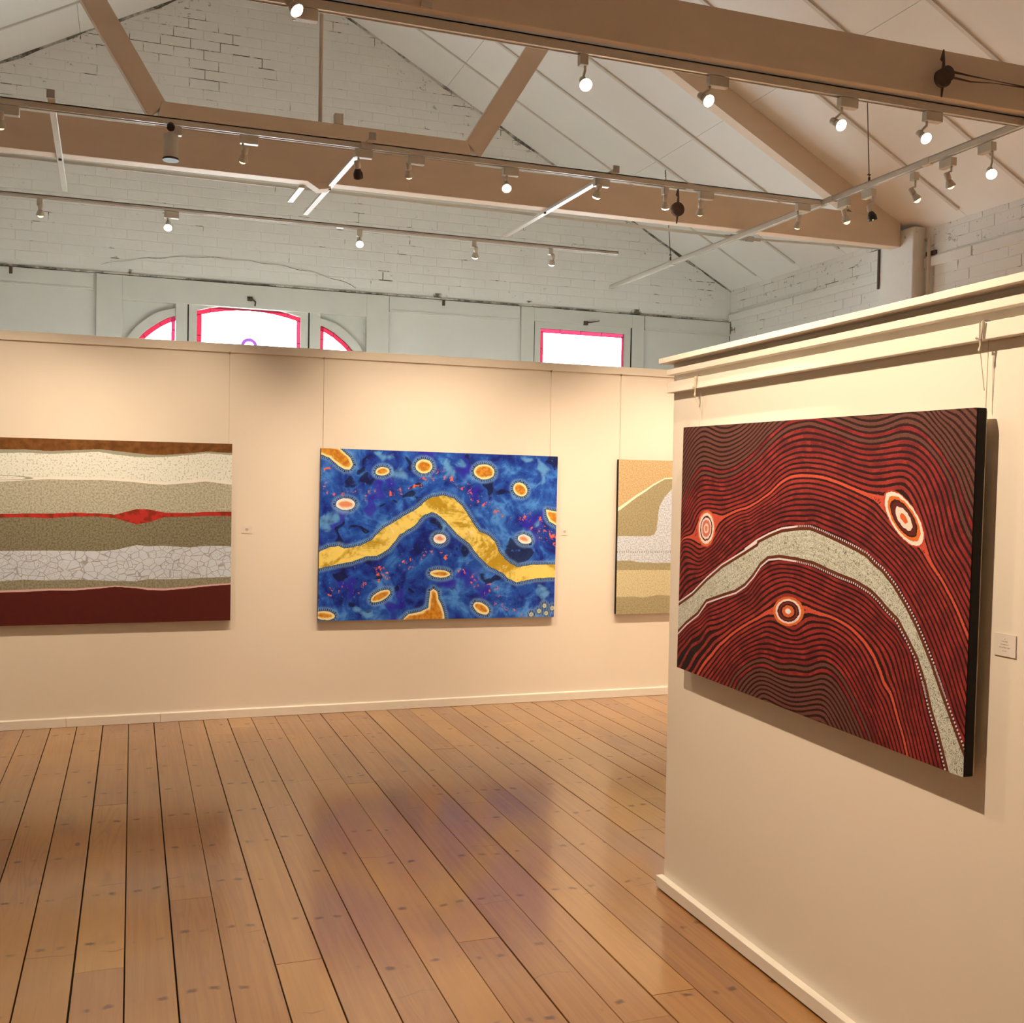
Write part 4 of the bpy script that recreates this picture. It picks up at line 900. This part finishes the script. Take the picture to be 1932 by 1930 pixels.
def inside(P, poly):
    A_ = np.array(poly, float); B_ = np.roll(A_, -1, 0); c = np.zeros(len(P), bool)
    for a, b_ in zip(A_, B_):
        k = (a[1] > P[:, 1]) != (b_[1] > P[:, 1])
        if abs(b_[1] - a[1]) > 1e-12: k &= P[:, 0] < (b_[0] - a[0]) * (P[:, 1] - a[1]) / (b_[1] - a[1]) + a[0]
        else: k &= False
        c ^= k
    return c
def sdf(P, poly):
    d, arc = seg_dist(P, poly); d[inside(P, poly)] *= -1
    return d, arc
def grid(w, h, nu, nv):
    u, v = np.meshgrid(np.linspace(0, w, nu), np.linspace(0, h, nv))
    return np.c_[u.ravel(), v.ravel()]
def front(name, w, h, nu, nv, attrs, mat, parent):
    """fine mesh of a canvas front in local x (width) / z (height), facing -y"""
    P = grid(w, h, nu, nv); n = len(P)
    me = bpy.data.meshes.new(name)
    me.vertices.add(n); co = np.zeros((n, 3), np.float32); co[:, 0] = P[:, 0]; co[:, 2] = P[:, 1]
    me.vertices.foreach_set('co', co.ravel())
    i = np.arange((nu - 1) * (nv - 1)); r, c = i // (nu - 1), i % (nu - 1); a = r * nu + c
    q = np.c_[a, a + 1, a + nu + 1, a + nu].astype(np.int32)
    me.loops.add(q.size); me.loops.foreach_set('vertex_index', q.ravel())
    me.polygons.add(len(q)); me.polygons.foreach_set('loop_start', np.arange(0, q.size, 4, dtype=np.int32))
    me.update(calc_edges=True)
    for k, val in attrs.items():
        at = me.attributes.new(k, 'FLOAT', 'POINT'); at.data.foreach_set('value', np.asarray(val, np.float32))
    me.materials.append(mat)
    o = bpy.data.objects.new(name, me); COL.objects.link(o); o.parent = parent
    return o
def canvas(label, loc, rot, w, h, th, name_front, nu, nv, attrs, mat, edge):
    e = empty('painting', loc, rot); tag(e, label, 'painting')
    front(name_front, w, h, nu, nv, attrs, mat, e)
    m = MB(); t = 0.0012
    # wrapped sides and back, a hair behind the painted front
    o = m.box(0, w, t, th, 0, h).build('canvas_edge', edge, e, bevel=0.0025)
    s_ = MB(); b = 0.04
    s_.box(0.006, w - 0.006, th, th + 0.006, 0.006, 0.006 + b).box(0.006, w - 0.006, th, th + 0.006, h - 0.006 - b, h - 0.006)
    s_.box(0.006, 0.006 + b, th, th + 0.006, 0.006 + b, h - 0.006 - b).box(w - 0.006 - b, w - 0.006, th, th + 0.006, 0.006 + b, h - 0.006 - b)
    s_.build('stretcher', M_BEAM, e)
    return e
def rbf(pts, Q):
    pts = np.array(pts, float); X_ = pts[:, :2]; v = pts[:, 2]; n = len(X_)
    def k(r2): return 0.5 * r2 * np.log(r2 + 1e-12)
    D2 = ((X_[:, None] - X_[None]) ** 2).sum(-1)
    Kx = k(D2) + np.eye(n) * 2e-4
    Pm = np.c_[np.ones(n), X_]
    Am = np.zeros((n + 3, n + 3)); Am[:n, :n] = Kx; Am[:n, n:] = Pm; Am[n:, :n] = Pm.T
    s_ = np.linalg.solve(Am, np.r_[v, np.zeros(3)])
    out = np.empty(len(Q))
    for i in range(0, len(Q), 20000):
        q = Q[i:i + 20000]
        out[i:i + 20000] = k(((q[:, None] - X_[None]) ** 2).sum(-1)) @ s_[:n] + np.c_[np.ones(len(q)), q] @ s_[n:]
    return out

# --- dark red line painting on the near partition
d4 = DIG['P4']; w4, h4 = 1.475, 0.887; nu, nv = 330, 210
P = grid(w4, h4, nu, nv)
UB, LB = d4['UB'], d4['LB']
ub = [(-0.1, UB[0][1] - 0.06)] + [p for p in UB] + [(w4 + 0.02, UB[-1][1] - 0.03)]
lb = [(-0.1, LB[0][1] - 0.10)] + [p for p in LB] + [(LB[-1][0] + 0.03, -0.15)]
region = ub + [(w4 + 0.3, UB[-1][1] - 0.3), (w4 + 0.3, -0.15)] + lb[::-1]
bd, barc = sdf(P, region)
du, au = seg_dist(P, ub, False); dl, al = seg_dist(P, lb, False)
bd = np.where(inside(P, region), -np.minimum(du, dl), np.minimum(du, dl)); barc = np.where(du < dl, au, al)
upper = np.interp(P[:, 0], [p[0] for p in ub], [p[1] for p in ub]) < P[:, 1] + 1e-9
# decide the side by the nearer border outside the band, lower field is inside the arch
low_poly = lb + [(LB[-1][0], -1), (-0.1, -1)]
isl = inside(P, low_poly)
bu, bl_ = rbf(d4['up'], P), rbf(d4['lo'], P)
phi = np.where(isl, bl_, bu)
eyes = d4['eyes']; er = np.full(len(P), 9.0); eid = np.zeros(len(P))
for j, (cx, cy, ax, ay, mx_, my) in enumerate(eyes):
    a_l = math.hypot(ax, ay); ua = np.array((ax, ay)) / a_l; un = np.array((-ua[1], ua[0]))
    m_l = abs(np.array((mx_, my)) @ un)
    rel = P - np.array((cx, cy)); e_ = np.hypot(rel @ ua / a_l, rel @ un / m_l)
    src = bu if j < 2 else bl_
    ends = np.array([(cx, cy)]) + np.array([un * m_l, -un * m_l])
    be = rbf(d4['up'] if j < 2 else d4['lo'], ends); bm = float(np.mean(np.abs(be)))
    g_ = np.exp(-(np.hypot(rel @ ua / (a_l * 1.12), rel @ un / (m_l * 1.8)) ** 2.6))
    sel = isl if j == 2 else ~isl
    amp = max(0.2, (bm - 0.75)) / math.exp(-(1 / 1.8) ** 2.6)
    ph2 = np.sign(phi) * np.maximum(np.abs(phi) - amp * g_, 0.0)
    phi = np.where(sel, ph2, phi)
    k = e_ < er; er[k] = e_[k]; eid[k] = j
G2 = phi.reshape(nv, nu); gy, gx = np.gradient(G2, h4 / (nv - 1), w4 / (nu - 1))
gm = np.hypot(gx, gy).ravel(); sp = 1.0 / np.clip(gm, 8, 400)
def f_p4(nt, b):
    ph, s_, band, e_, ei, low, arc, uu = [attr(k) for k in ('phi', 'spacing', 'band', 'eye', 'eye_id', 'low', 'arc', 'across')]
    fine = noise(pos(1, 1, 1, None, 'Object'), 150, 2); med = noise(pos(1, 1, 1, None, 'Object'), 14, 3)
    ph = ph + (fine - 0.5) * 0.22 + (med - 0.5) * 0.25
    rr = ph.round(); a_ = (ph - rr).abs()
    hw = X.m('MINIMUM', 0.0057 / s_, 0.29) + (med - 0.5) * 0.10
    line = 1.0 - smooth(a_ - hw, -0.03, 0.03)
    sgn = 1.0 - 2.0 * low; t = rr * sgn
    brown = X.m('MAXIMUM', t > 10.5, (t - 9.0).abs() < 0.5)
    near0 = X.m('POWER', 2.718, (rr.abs()) * -0.42)
    dash = noise(pos(26, 26, 26, rr * 3.7, 'Object'), 1.0, 1)
    c = mix(smooth(med, 0.35, 0.65), pig(112, 26, 24), pig(144, 36, 30))
    c = mix(smooth(dash, 0.54, 0.66) * 0.35 + near0 * 0.50, c, pig(182, 58, 38))
    c = mix(brown, c, mix(fine, pig(92, 46, 32), pig(116, 64, 44)))
    c = mix((rr.abs() < 0.5) * (ph.abs() < 0.7), c, pig(208, 76, 46))
    c = mix(smooth(noise(pos(1, 1, 1, None, 'Object'), 230, 1), 0.50, 0.72) * 0.25, c, (0.02, 0.004, 0.003, 1))
    bgc = mix(smooth(s_, 0.022, 0.040), pig(44, 10, 7), pig(30, 20, 16))
    c = mix(line, bgc, c)
    # eyes
    w_ = e_ + (noise(pos(1, 1, 1, None, 'Object'), 90, 1) - 0.5) * 0.12
    r1 = ramp(w_, [(0.0, pig(236, 212, 180)), (0.20, pig(212, 96, 40)), (0.42, pig(58, 14, 10)), (0.54, pig(120, 40, 28)), (0.66, pig(58, 14, 10)), (0.74, pig(240, 196, 160)), (0.88, pig(214, 100, 40))], 'CONSTANT')
    r2 = ramp(w_, [(0.0, pig(220, 92, 36)), (0.20, pig(238, 200, 160)), (0.44, pig(92, 28, 20)), (0.62, pig(60, 16, 12)), (0.70, pig(220, 104, 36)), (0.84, pig(240, 206, 164)), (1.0, pig(190, 62, 38))], 'CONSTANT')
    rg = mix(ei > 1.5, r2, r1)
    rg = mix(ei < 0.5, rg, ramp(w_, [(0.0, pig(214, 120, 80)), (0.16, pig(240, 190, 150)), (0.28, pig(206, 110, 76)), (0.48, pig(244, 200, 165)), (0.60, pig(90, 40, 25)), (0.70, pig(244, 208, 170)), (0.86, pig(220, 104, 50)), (1.0, pig(190, 66, 44))], 'CONSTANT'))
    c = mix(w_ < 1.06, c, rg)
    # pale river band with brown and dotted edges
    bb = band + (fine - 0.5) * 0.0022
    c = mix(bb < 0.0035, c, pig(74, 18, 14))
    ins = 0.0 - bb
    sq = noise(pos(1, 1, 1, None, 'Object'), 62, 2, 0.5, 2.6)
    mot = mix(smooth((sq - 0.5).abs(), 0.0, 0.05), pig(82, 72, 46), mix(med, pig(196, 180, 140), pig(216, 200, 160)))
    dots = smooth(((arc / 0.0095).fract() - 0.5).abs(), 0.18, 0.30)
    dots = X.m('MAXIMUM', 1.0 - dots, uu < 0.75)
    rim = (1.0 - smooth((bb).abs(), 0.0022, 0.0034)) * dots
    c = mix(ins > 0.002, c, pig(98, 44, 22))
    c = mix(ins > 0.0125, c, mot)
    c = mix(rim, c, pig(232, 196, 170))
    put(nt, b, c, None, line * 0.7 + fine * 0.4, 0.35, 0.002)
M_P4 = material('dark_red_line_painting', f_p4, rough=0.62, spec=0.25)
M_BLACK = material('black_canvas_edge', lambda nt, b: put(nt, b, mix(noise(pos(), 60, 2), (0.010, 0.009, 0.008, 1), (0.018, 0.015, 0.013, 1))), rough=0.7, spec=0.2)
rot4 = Matrix.Rotation(0, 4, 'Z')
yl = 3.512
ang = math.atan(K)
p4 = canvas('large dark red painting of fine curving lines with a pale arching band', (fx(yl, 0.054), yl, 0.893), (0, 0, 0), w4, h4, 0.030,
            'canvas_front', nu, nv, dict(phi=phi, spacing=sp, band=bd, eye=er, eye_id=eid, low=isl.astype(float), arc=barc, across=P[:, 0]), M_P4, M_BLACK)
# local +x runs towards the camera (-Y), -y faces the room (-X), tilted slightly in its plane
ex_ = Vector((-math.sin(ang), -math.cos(ang), 0)); ey_ = Vector((math.cos(ang), -math.sin(ang), 0)); ez_ = Vector((0, 0, 1))
tl = 0.0150
ex2 = (ex_ * math.cos(tl) - ez_ * math.sin(tl)); ez2 = (ez_ * math.cos(tl) + ex_ * math.sin(tl))
p4.rotation_euler = Matrix((ex2, ey_, ez2)).transposed().to_euler()

# --- blue painting with golden band
d2 = DIG['P2']; w2_, h2_ = 1.705, 1.160; nu, nv = 300, 205
P = grid(w2_, h2_, nu, nv)
s2 = h2_ / 1.165
bandp = d2['bu'] + d2['bl']
bd2, arc2 = sdf(P, bandp)
bl2 = np.full(len(P), 9.0); arc_b = np.zeros(len(P))
for k, pl in enumerate(d2['polys']):
    d, a_ = sdf(P, pl); m_ = d < bl2; bl2[m_] = d[m_]; arc_b[m_] = a_[m_]
pk = np.full(len(P), 9.0)
for pl in d2['pink']:
    d, a_ = sdf(P, pl); m_ = d < pk; pk[m_] = d[m_]
    m_ = d < bl2; arc_b[m_] = a_[m_]
ty = np.full(len(P), 9.0)
for q in d2['tiny']: ty = np.minimum(ty, np.hypot(P[:, 0] - q[0], P[:, 1] - q[1]))
def blob(l, r=None):
    o = np.zeros(len(P))
    qx = P[:, 0] + 0.035 * np.sin(21 * P[:, 1] + 2.0 * np.sin(13 * P[:, 0])) + 0.016 * np.sin(57 * P[:, 1] + 31 * P[:, 0])
    qy = (P[:, 1] + 0.030 * np.sin(17 * P[:, 0] + 2.5 * np.sin(11 * P[:, 1])) + 0.014 * np.sin(49 * P[:, 0] - 23 * P[:, 1]))
    for q in l:
        rr = q[2] if r is None else r
        wx = 1.0 if r is not None else 1.0 + 0.5 * math.sin(q[0] * 31)
        o = np.maximum(o, np.exp(-(((qx - q[0]) / wx) ** 2 + ((qy - q[1]) * wx) ** 2) / (rr * rr)))
    return o
arcs = np.where(np.abs(bd2) < np.abs(bl2), arc2, arc_b)
def f_p2(nt, b):
    band, blo, pin, tin, spl, drk, lgt, pur, arc = [attr(k) for k in ('band', 'blob', 'pink', 'tiny', 'splat', 'dark', 'light', 'purple', 'arc')]
    O_ = lambda s=1.0: pos(1, 1, 1, None, 'Object')
    n1 = noise(O_(), 3.6, 6, 0.62, 1.6); n2 = noise(O_(), 9, 5, 0.65, 0.8); n3 = noise(O_(), 34, 4, 0.6); n4 = noise(O_(), 110, 2)
    c = ramp(n1 * 0.6 + n2 * 0.4, [(0.34, pig(10, 14, 58)), (0.43, pig(20, 40, 112)), (0.52, pig(34, 80, 146)), (0.62, pig(78, 132, 180))])
    c = mix(smooth(lgt + (n2 - 0.5) * 1.6 + (n1 - 0.5) * 1.0, 0.35, 1.0) * 0.75, c, pig(108, 160, 200))
    c = mix(smooth(pur + (n2 - 0.5) * 1.8 + (n1 - 0.5) * 1.2, 0.40, 0.85) * 0.8, c, pig(46, 24, 140))
    c = mix(smooth(drk + (n2 - 0.5) * 2.2 + (n1 - 0.5) * 1.4, 0.50, 0.75) * 0.9, c, pig(10, 16, 52))
    c = mix(smooth(n3, 0.62, 0.70) * 0.35, c, pig(110, 160, 205))
    # halo round the band and the blobs
    dd = X.m('MINIMUM', X.m('MINIMUM', band, blo), X.m('MINIMUM', pin, (tin - 0.014)))
    wob = dd + (n3 - 0.5) * 0.012
    c = mix((1.0 - smooth(wob, 0.010, 0.040)) * 0.75, c, mix(n2, pig(96, 134, 172), pig(140, 168, 192)))
    tick = 1.0 - smooth(((arc / 0.0125).fract() - 0.5).abs(), 0.14, 0.30)
    ring = 1.0 - smooth((wob - 0.0115).abs(), 0.005, 0.009)
    c = mix(ring * tick * 0.9, c, pig(10, 14, 36))
    c = mix((1.0 - smooth((wob - 0.003).abs(), 0.002, 0.004)) * 0.7, c, pig(50, 60, 66))
    # golden fills
    gb = mix(smooth(n1 + (n3 - 0.5) * 0.3, 0.42, 0.60), pig(246, 204, 92), pig(188, 140, 28))
    gb = mix(smooth(n2, 0.62, 0.72) * 0.6, gb, pig(250, 226, 160))
    c = mix(band + (n3 - 0.5) * 0.014 < 0.0, c, gb)
    depth = 0.0 - blo
    ob = mix(smooth(depth + (n2 - 0.5) * 0.03, 0.008, 0.020), pig(250, 214, 130), mix(smooth(n3, 0.4, 0.6), pig(220, 142, 40), pig(190, 110, 24)))
    c = mix(blo + (n3 - 0.5) * 0.010 < 0.0, c, ob)
    pk_ = mix(smooth((0.0 - pin) + (n2 - 0.5) * 0.06, 0.010, 0.026), pig(246, 222, 200), pig(234, 140, 84))
    c = mix(pin + (n3 - 0.5) * 0.010 < 0.0, c, pk_)
    ti = mix(tin < 0.006, pig(196, 186, 150), pig(190, 150, 60))
    c = mix(tin + (n3 - 0.5) * 0.006 < 0.016, c, ti)
    sm = smooth(noise(O_(), 30, 5, 0.75) + spl * 0.25, 0.765, 0.795)
    c = mix(sm * (spl > 0.15) * (dd > 0.018), c, mix(n2, pig(226, 84, 40), pig(244, 118, 72)))
    put(nt, b, c, None, n3, 0.15, 0.002)
M_P2 = material('blue_gold_painting', f_p2, rough=0.42, spec=0.35)
p2 = canvas('blue abstract painting with a golden winding band and floating golden ovals', (1.176, YP - 0.040, 0.629), (0, R(0.45), 0), w2_, h2_, 0.032,
            'canvas_front', nu, nv, dict(band=bd2, blob=bl2, pink=pk, tiny=ty, splat=blob(d2['splat'], 0.055), dark=blob(d2['dark']), light=blob(d2['light']), purple=blob(d2['purple']), arc=arcs), M_P2,
            material('dark_blue_canvas_edge', lambda nt, b: put(nt, b, mix(noise(pos(), 12, 3), pig(60, 30, 20), pig(24, 26, 60))), rough=0.6))

def layers(P, curves, ymax):
    """continuous layer coordinate: 0 at the top edge, integer steps at each curve"""
    vs = [np.full(len(P), ymax)]
    for c in curves:
        c = np.array(c); o = np.argsort(c[:, 0], kind='stable'); vs.append(np.interp(P[:, 0], c[o, 0], c[o, 1]))
    vs.append(np.full(len(P), -0.001))
    L = np.zeros(len(P))
    for k in range(len(vs) - 1):
        hi, lo = vs[k], vs[k + 1]
        t = np.clip((hi - P[:, 1]) / np.maximum(hi - lo, 1e-4), 0, 1)
        m_ = P[:, 1] <= hi; L[m_] = (k + t)[m_]
    return L
# --- striped earth-coloured painting at left
d1 = DIG['P1']; P = grid(1.70, 1.15, 300, 320)
def ext(c):
    c = [list(q) for q in c]; base = c[0]
    more = [[base[0] - 0.33 * t, base[1] + 0.010 * math.sin(5 * t + base[1] * 7)] for t in (1.0, 0.72, 0.45, 0.2)]
    return more + c
cur = [ext(d1[k]) for k in 'abcdefgh']
L1 = layers(P, cur, 1.15)
def f_p1(nt, b):
    O_ = pos(1, 1, 1, None, 'Object')
    n3 = noise(O_, 90, 3); n2 = noise(O_, 22, 4); n1 = noise(O_, 4, 3); sk_ = noise(pos(1, 1, 0.5, None, 'Object'), 120, 2)
    L = attr('layer')
    k = L / 9.0
    def band(i, c_lo, c_hi, nn): return mix(nn, c_lo, c_hi)
    c = mix(smooth(n2, 0.3, 0.7), pig(104, 58, 20), pig(132, 80, 32))
    c = mix(L > 1.0, c, mix(n3, pig(150, 136, 100), pig(176, 164, 128)))
    cream = mix(smooth(n3, 0.52, 0.66) * 0.75, pig(238, 228, 194), pig(176, 162, 118))
    c = mix(L > 2.0, c, cream)
    c = mix((L > 2.90), c, pig(244, 238, 212))
    c = mix(L > 3.0, c, mix(smooth(n3, 0.35, 0.7), pig(198, 182, 142), pig(160, 142, 100)))
    c = mix(L > 4.0, c, mix(smooth(n2, 0.45, 0.6), pig(192, 48, 34), pig(142, 44, 26)))
    c = mix(L > 5.0, c, mix(smooth(n3, 0.35, 0.7), pig(146, 130, 90), pig(112, 96, 62)))
    v1 = voro(pos(1, 1, 1.25, None, 'Object'), 20, 'DISTANCE_TO_EDGE'); v2 = voro(pos(1, 1, 1.3, None, 'Object'), 38, 'DISTANCE_TO_EDGE')
    cell = X.m('MINIMUM', v1, mix_f(smooth(n1, 0.45, 0.55), v2 * 1.4, 1.0))
    cob = mix(smooth(cell, 0.015, 0.050), pig(168, 154, 136), mix(n2, pig(222, 214, 212), pig(204, 194, 192)))
    c = mix(L > 6.0, c, cob)
    c = mix(L > 7.0, c, mix(smooth(n3, 0.35, 0.7), pig(160, 144, 104), pig(128, 112, 76)))
    c = mix(L > 7.82, c, pig(226, 170, 144))
    c = mix(L > 8.0, c, mix(n2, pig(84, 26, 18), pig(94, 32, 20)))
    # fine loop drawn in the cream layer
    px, py, pz = xyz(O_)
    ex1 = (px - 0.245) / 0.25; ez1 = (pz - 0.905) / 0.016
    e_ = X.m('SQRT', ex1 * ex1 + ez1 * ez1)
    c = mix((1.0 - smooth((e_ - 1.0).abs(), 0.05, 0.12)) * 0.7, c, pig(110, 100, 64))
    put(nt, b, c, None, n3, 0.3, 0.002)
def mix_f(f, a, b_):
    n = X.nt.nodes.new('ShaderNodeMix'); n.data_type = 'FLOAT'
    X.nt.links.new(f.s, n.inputs[0])
    for i, v in ((2, a), (3, b_)):
        if isinstance(v, X): X.nt.links.new(v.s, n.inputs[i])
        else: n.inputs[i].default_value = v
    return X(n.outputs[0])
M_P1 = material('striped_earth_painting', f_p1, rough=0.7, spec=0.2)
p1 = canvas('striped painting of brown, cream, tan, red, white and maroon layers at the left edge', (0.608 - 1.70, YP - 0.040, 0.649), (0, 0, 0), 1.70, 1.15, 0.032,
            'canvas_front', 300, 320, dict(layer=L1), M_P1, material('brown_canvas_edge', lambda nt, b: put(nt, b, mix(noise(pos(), 30, 2), pig(70, 40, 22), pig(96, 60, 34))), rough=0.7))
# --- sand-coloured painting partly hidden by the near partition
d3 = DIG['P3']; P = grid(1.70, 1.145, 240, 240)
a3 = d3['a'] + [[0.60, 0.985], [0.85, 0.93], [1.15, 0.80], [1.7, 0.70]]
b3 = d3['b'] + [[0.52, 0.952], [0.62, 0.93], [0.78, 0.82], [0.86, 0.66], [1.0, 0.575], [1.7, 0.56]]
L3 = layers(P, [a3, b3, d3['c'] + [[1.7, 0.38]], d3['d'] + [[1.7, 0.33]], d3['e'] + [[1.0, 0.16], [1.7, 0.15]]], 1.145)
def f_p3(nt, b):
    O_ = pos(1, 1, 1, None, 'Object'); n3 = noise(O_, 95, 3); n2 = noise(O_, 20, 4); L = attr('layer')
    c = mix(smooth(n3, 0.3, 0.7), pig(214, 172, 112), pig(188, 146, 88))
    c = mix(L > 0.93, c, pig(240, 220, 168))
    ol = mix(smooth(n3, 0.35, 0.7), pig(176, 152, 102), pig(152, 128, 80))
    c = mix(L > 1.0, c, ol)
    px, py, pz = xyz(O_)
    gr = mix(smooth(n3, 0.40, 0.62), pig(220, 208, 184), pig(182, 172, 156))
    d_ = ((px * 55.0).fract() < 0.35) * ((pz - 0.462 + (n2 - 0.5) * 0.02).abs() < 0.008)
    gr = mix(d_ * 0.7, gr, pig(130, 116, 92))
    c = mix(L > 2.0, c, gr)
    c = mix(L > 3.0, c, ol)
    c = mix(L > 4.0, c, mix(smooth(n3, 0.35, 0.7), pig(218, 190, 132), pig(194, 164, 106)))
    c = mix(L > 5.0, c, ol)
    put(nt, b, c, None, n3, 0.3, 0.002)
M_P3 = material('sand_painting', f_p3, rough=0.7, spec=0.2)
p3 = canvas('sandy beige and grey layered painting half hidden behind the near partition', (3.375, YP - 0.040, 0.622), (0, 0, 0), 1.70, 1.145, 0.032,
            'canvas_front', 240, 240, dict(layer=L3), M_P3, M_BLACK)

# ------------------------------------------------------------------ hanging lines and wall labels
for x, z1, lab in ((-0.92, 1.80, 'thin nylon line holding the striped painting at its left, out of the picture'),
                   (0.589, 1.80, 'thin nylon line above the right corner of the striped painting'),
                   (1.203, 1.79, 'thin nylon line above the left corner of the blue painting'),
                   (2.842, 1.775, 'thin nylon line above the right corner of the blue painting'),
                   (3.397, 1.767, 'thin nylon line above the sandy painting')):
    e = empty('hanging_line', (x, YP - 0.006, 2.39)); tag(e, lab, 'hanging line')
    child(MB().tube([(x, YP - 0.004, 2.393), (x, YP - 0.010, z1 - 0.03)], 0.0012, 5).build('line', M_NYLON), e)
    child(MB().box(x - 0.004, x + 0.004, YP - 0.018, YP - 0.001, 2.386, 2.398).build('hook', M_STEEL), e)

def hanger(y, lab, big, cord_to, tail):
    x = fx(y, 0.033)
    e = empty('picture_hanger', (x, y, 1.965)); tag(e, lab, 'picture hook')
    s = 1.0
    m = MB()
    m.tube([(fx(y, 0.012), y, 1.965), (fx(y, 0.030), y, 1.968), (x - 0.003, y, 1.962), (x - 0.004, y + 0.001, 1.93), (x - 0.003, y + 0.003, 1.915)], 0.0028 if big else 0.0022, 6)
    child(m.build('hook', M_STEEL, smooth_=True), e)
    c = MB()
    c.tube([(x - 0.004, y + 0.006, 1.964), (x - 0.006, y + 0.004, 1.93), (x - 0.003, y + 0.004, 1.90)], 0.0018, 5)
    c.tube([(x - 0.004, y - 0.006, 1.964), (x - 0.006, y - 0.001, 1.93), (x - 0.003, y + 0.003, 1.90)], 0.0018, 5)
    c.tube([(x - 0.004, y + 0.003, 1.905), (x - 0.005, y + 0.004, 1.895), (x - 0.002, y + 0.004, 1.888)], [0.0025, 0.0042, 0.0020], 6)
    c.tube([(x - 0.002, y + 0.004, 1.890), (fx(y, 0.022), y + 0.002, tail)], 0.0010, 5)
    child(c.build('cord', M_NYLON), e)
    child(MB().tube([(x - 0.006, y + 0.014, 1.926), (x - 0.006, y - 0.001, 1.921)], [0.0035, 0.0018], 6).build('toggle', M_STEEL), e)
    child(MB().tube([(fx(y, 0.012), y + 0.003, 1.93), (fx(y, 0.016), y + 0.002, cord_to)], 0.0010, 5).build('support_cord', M_NYLON), e)
hanger(3.445, 'small steel picture hook and knotted cord at the far end of the hanging rail', False, 1.78, 1.86)
hanger(2.035, 'larger steel picture hook with knotted cord at the near end of the hanging rail', True, 1.76, 1.80)

M_CARD = material('white_card', lambda nt, b: put(nt, b, mix(noise(pos(), 40, 2), (0.76, 0.73, 0.70, 1), (0.80, 0.77, 0.74, 1))), rough=0.6)
M_INK = material('grey_print', lambda nt, b: put(nt, b, mix(noise(pos(), 90, 1), (0.22, 0.16, 0.13, 1), (0.34, 0.26, 0.21, 1))), rough=0.7)
e = empty('wall_label', (1.938, 1.970, 1.198), (0, 0, 0)); tag(e, 'small white caption card with five lines of tiny print right of the dark red painting', 'label')
YA, YB = 2.004, 1.937
child(slab(MB(), 0.0006, 0.003, YB, YA, 1.172, 1.224).build('card', M_CARD), e)
rt = random.Random(3)
m = MB()
for z, hw in ((1.2125, 0.0012), (1.2065, 0.0095), (1.1990, 0.0125), (1.1920, 0.0175), (1.1840, 0.0060)):
    y = (YA + YB) / 2 + hw
    while y > (YA + YB) / 2 - hw:
        l = rt.uniform(0.0006, 0.0013)
        h_ = rt.uniform(0.0011, 0.0022)
        slab(m, 0.003, 0.0032, y - l, y, z - h_ / 2, z + h_ / 2)
        y -= l + rt.choice([0.0005, 0.0006, 0.0015])
child(m.build('print', M_INK), e)
for xa, xb, z0, z1, lab in ((0.675, 0.744, 1.215, 1.262, 'tiny white caption card on the far partition right of the striped painting'),
                            (2.945, 2.992, 1.205, 1.252, 'tiny white caption card on the far partition right of the blue painting')):
    e = empty('wall_label', ((xa + xb) / 2, YP, (z0 + z1) / 2)); tag(e, lab, 'label')
    child(MB().box(xa, xb, YP - 0.003, YP - 0.0005, z0, z1).build('card', M_CARD), e)
    m = MB(); xc = (xa + xb) / 2
    for z, hw in ((z1 - 0.014, 0.008), (z1 - 0.019, 0.011), (z1 - 0.024, 0.010), (z1 - 0.029, 0.006)):
        m.box(xc - hw, xc + hw, YP - 0.0033, YP - 0.003, z - 0.0010, z + 0.0010)
    child(m.build('print', M_INK), e)

# ------------------------------------------------------------------ daylight helpers: portals in the real window openings
for cx, w_, z0, z1 in ((0.91, 1.85, 0.95, 3.0), (3.94, 0.86, 1.0, 3.01)):
    ld = bpy.data.lights.new('window_portal', 'AREA'); ld.shape = 'RECTANGLE'; ld.size = w_; ld.size_y = z1 - z0
    ld.cycles.is_portal = True
    lo = bpy.data.objects.new('window_portal', ld); COL.objects.link(lo)
    lo.location = (cx, YG + 0.06, (z0 + z1) / 2); lo.rotation_euler = (R(-90), 0, 0)
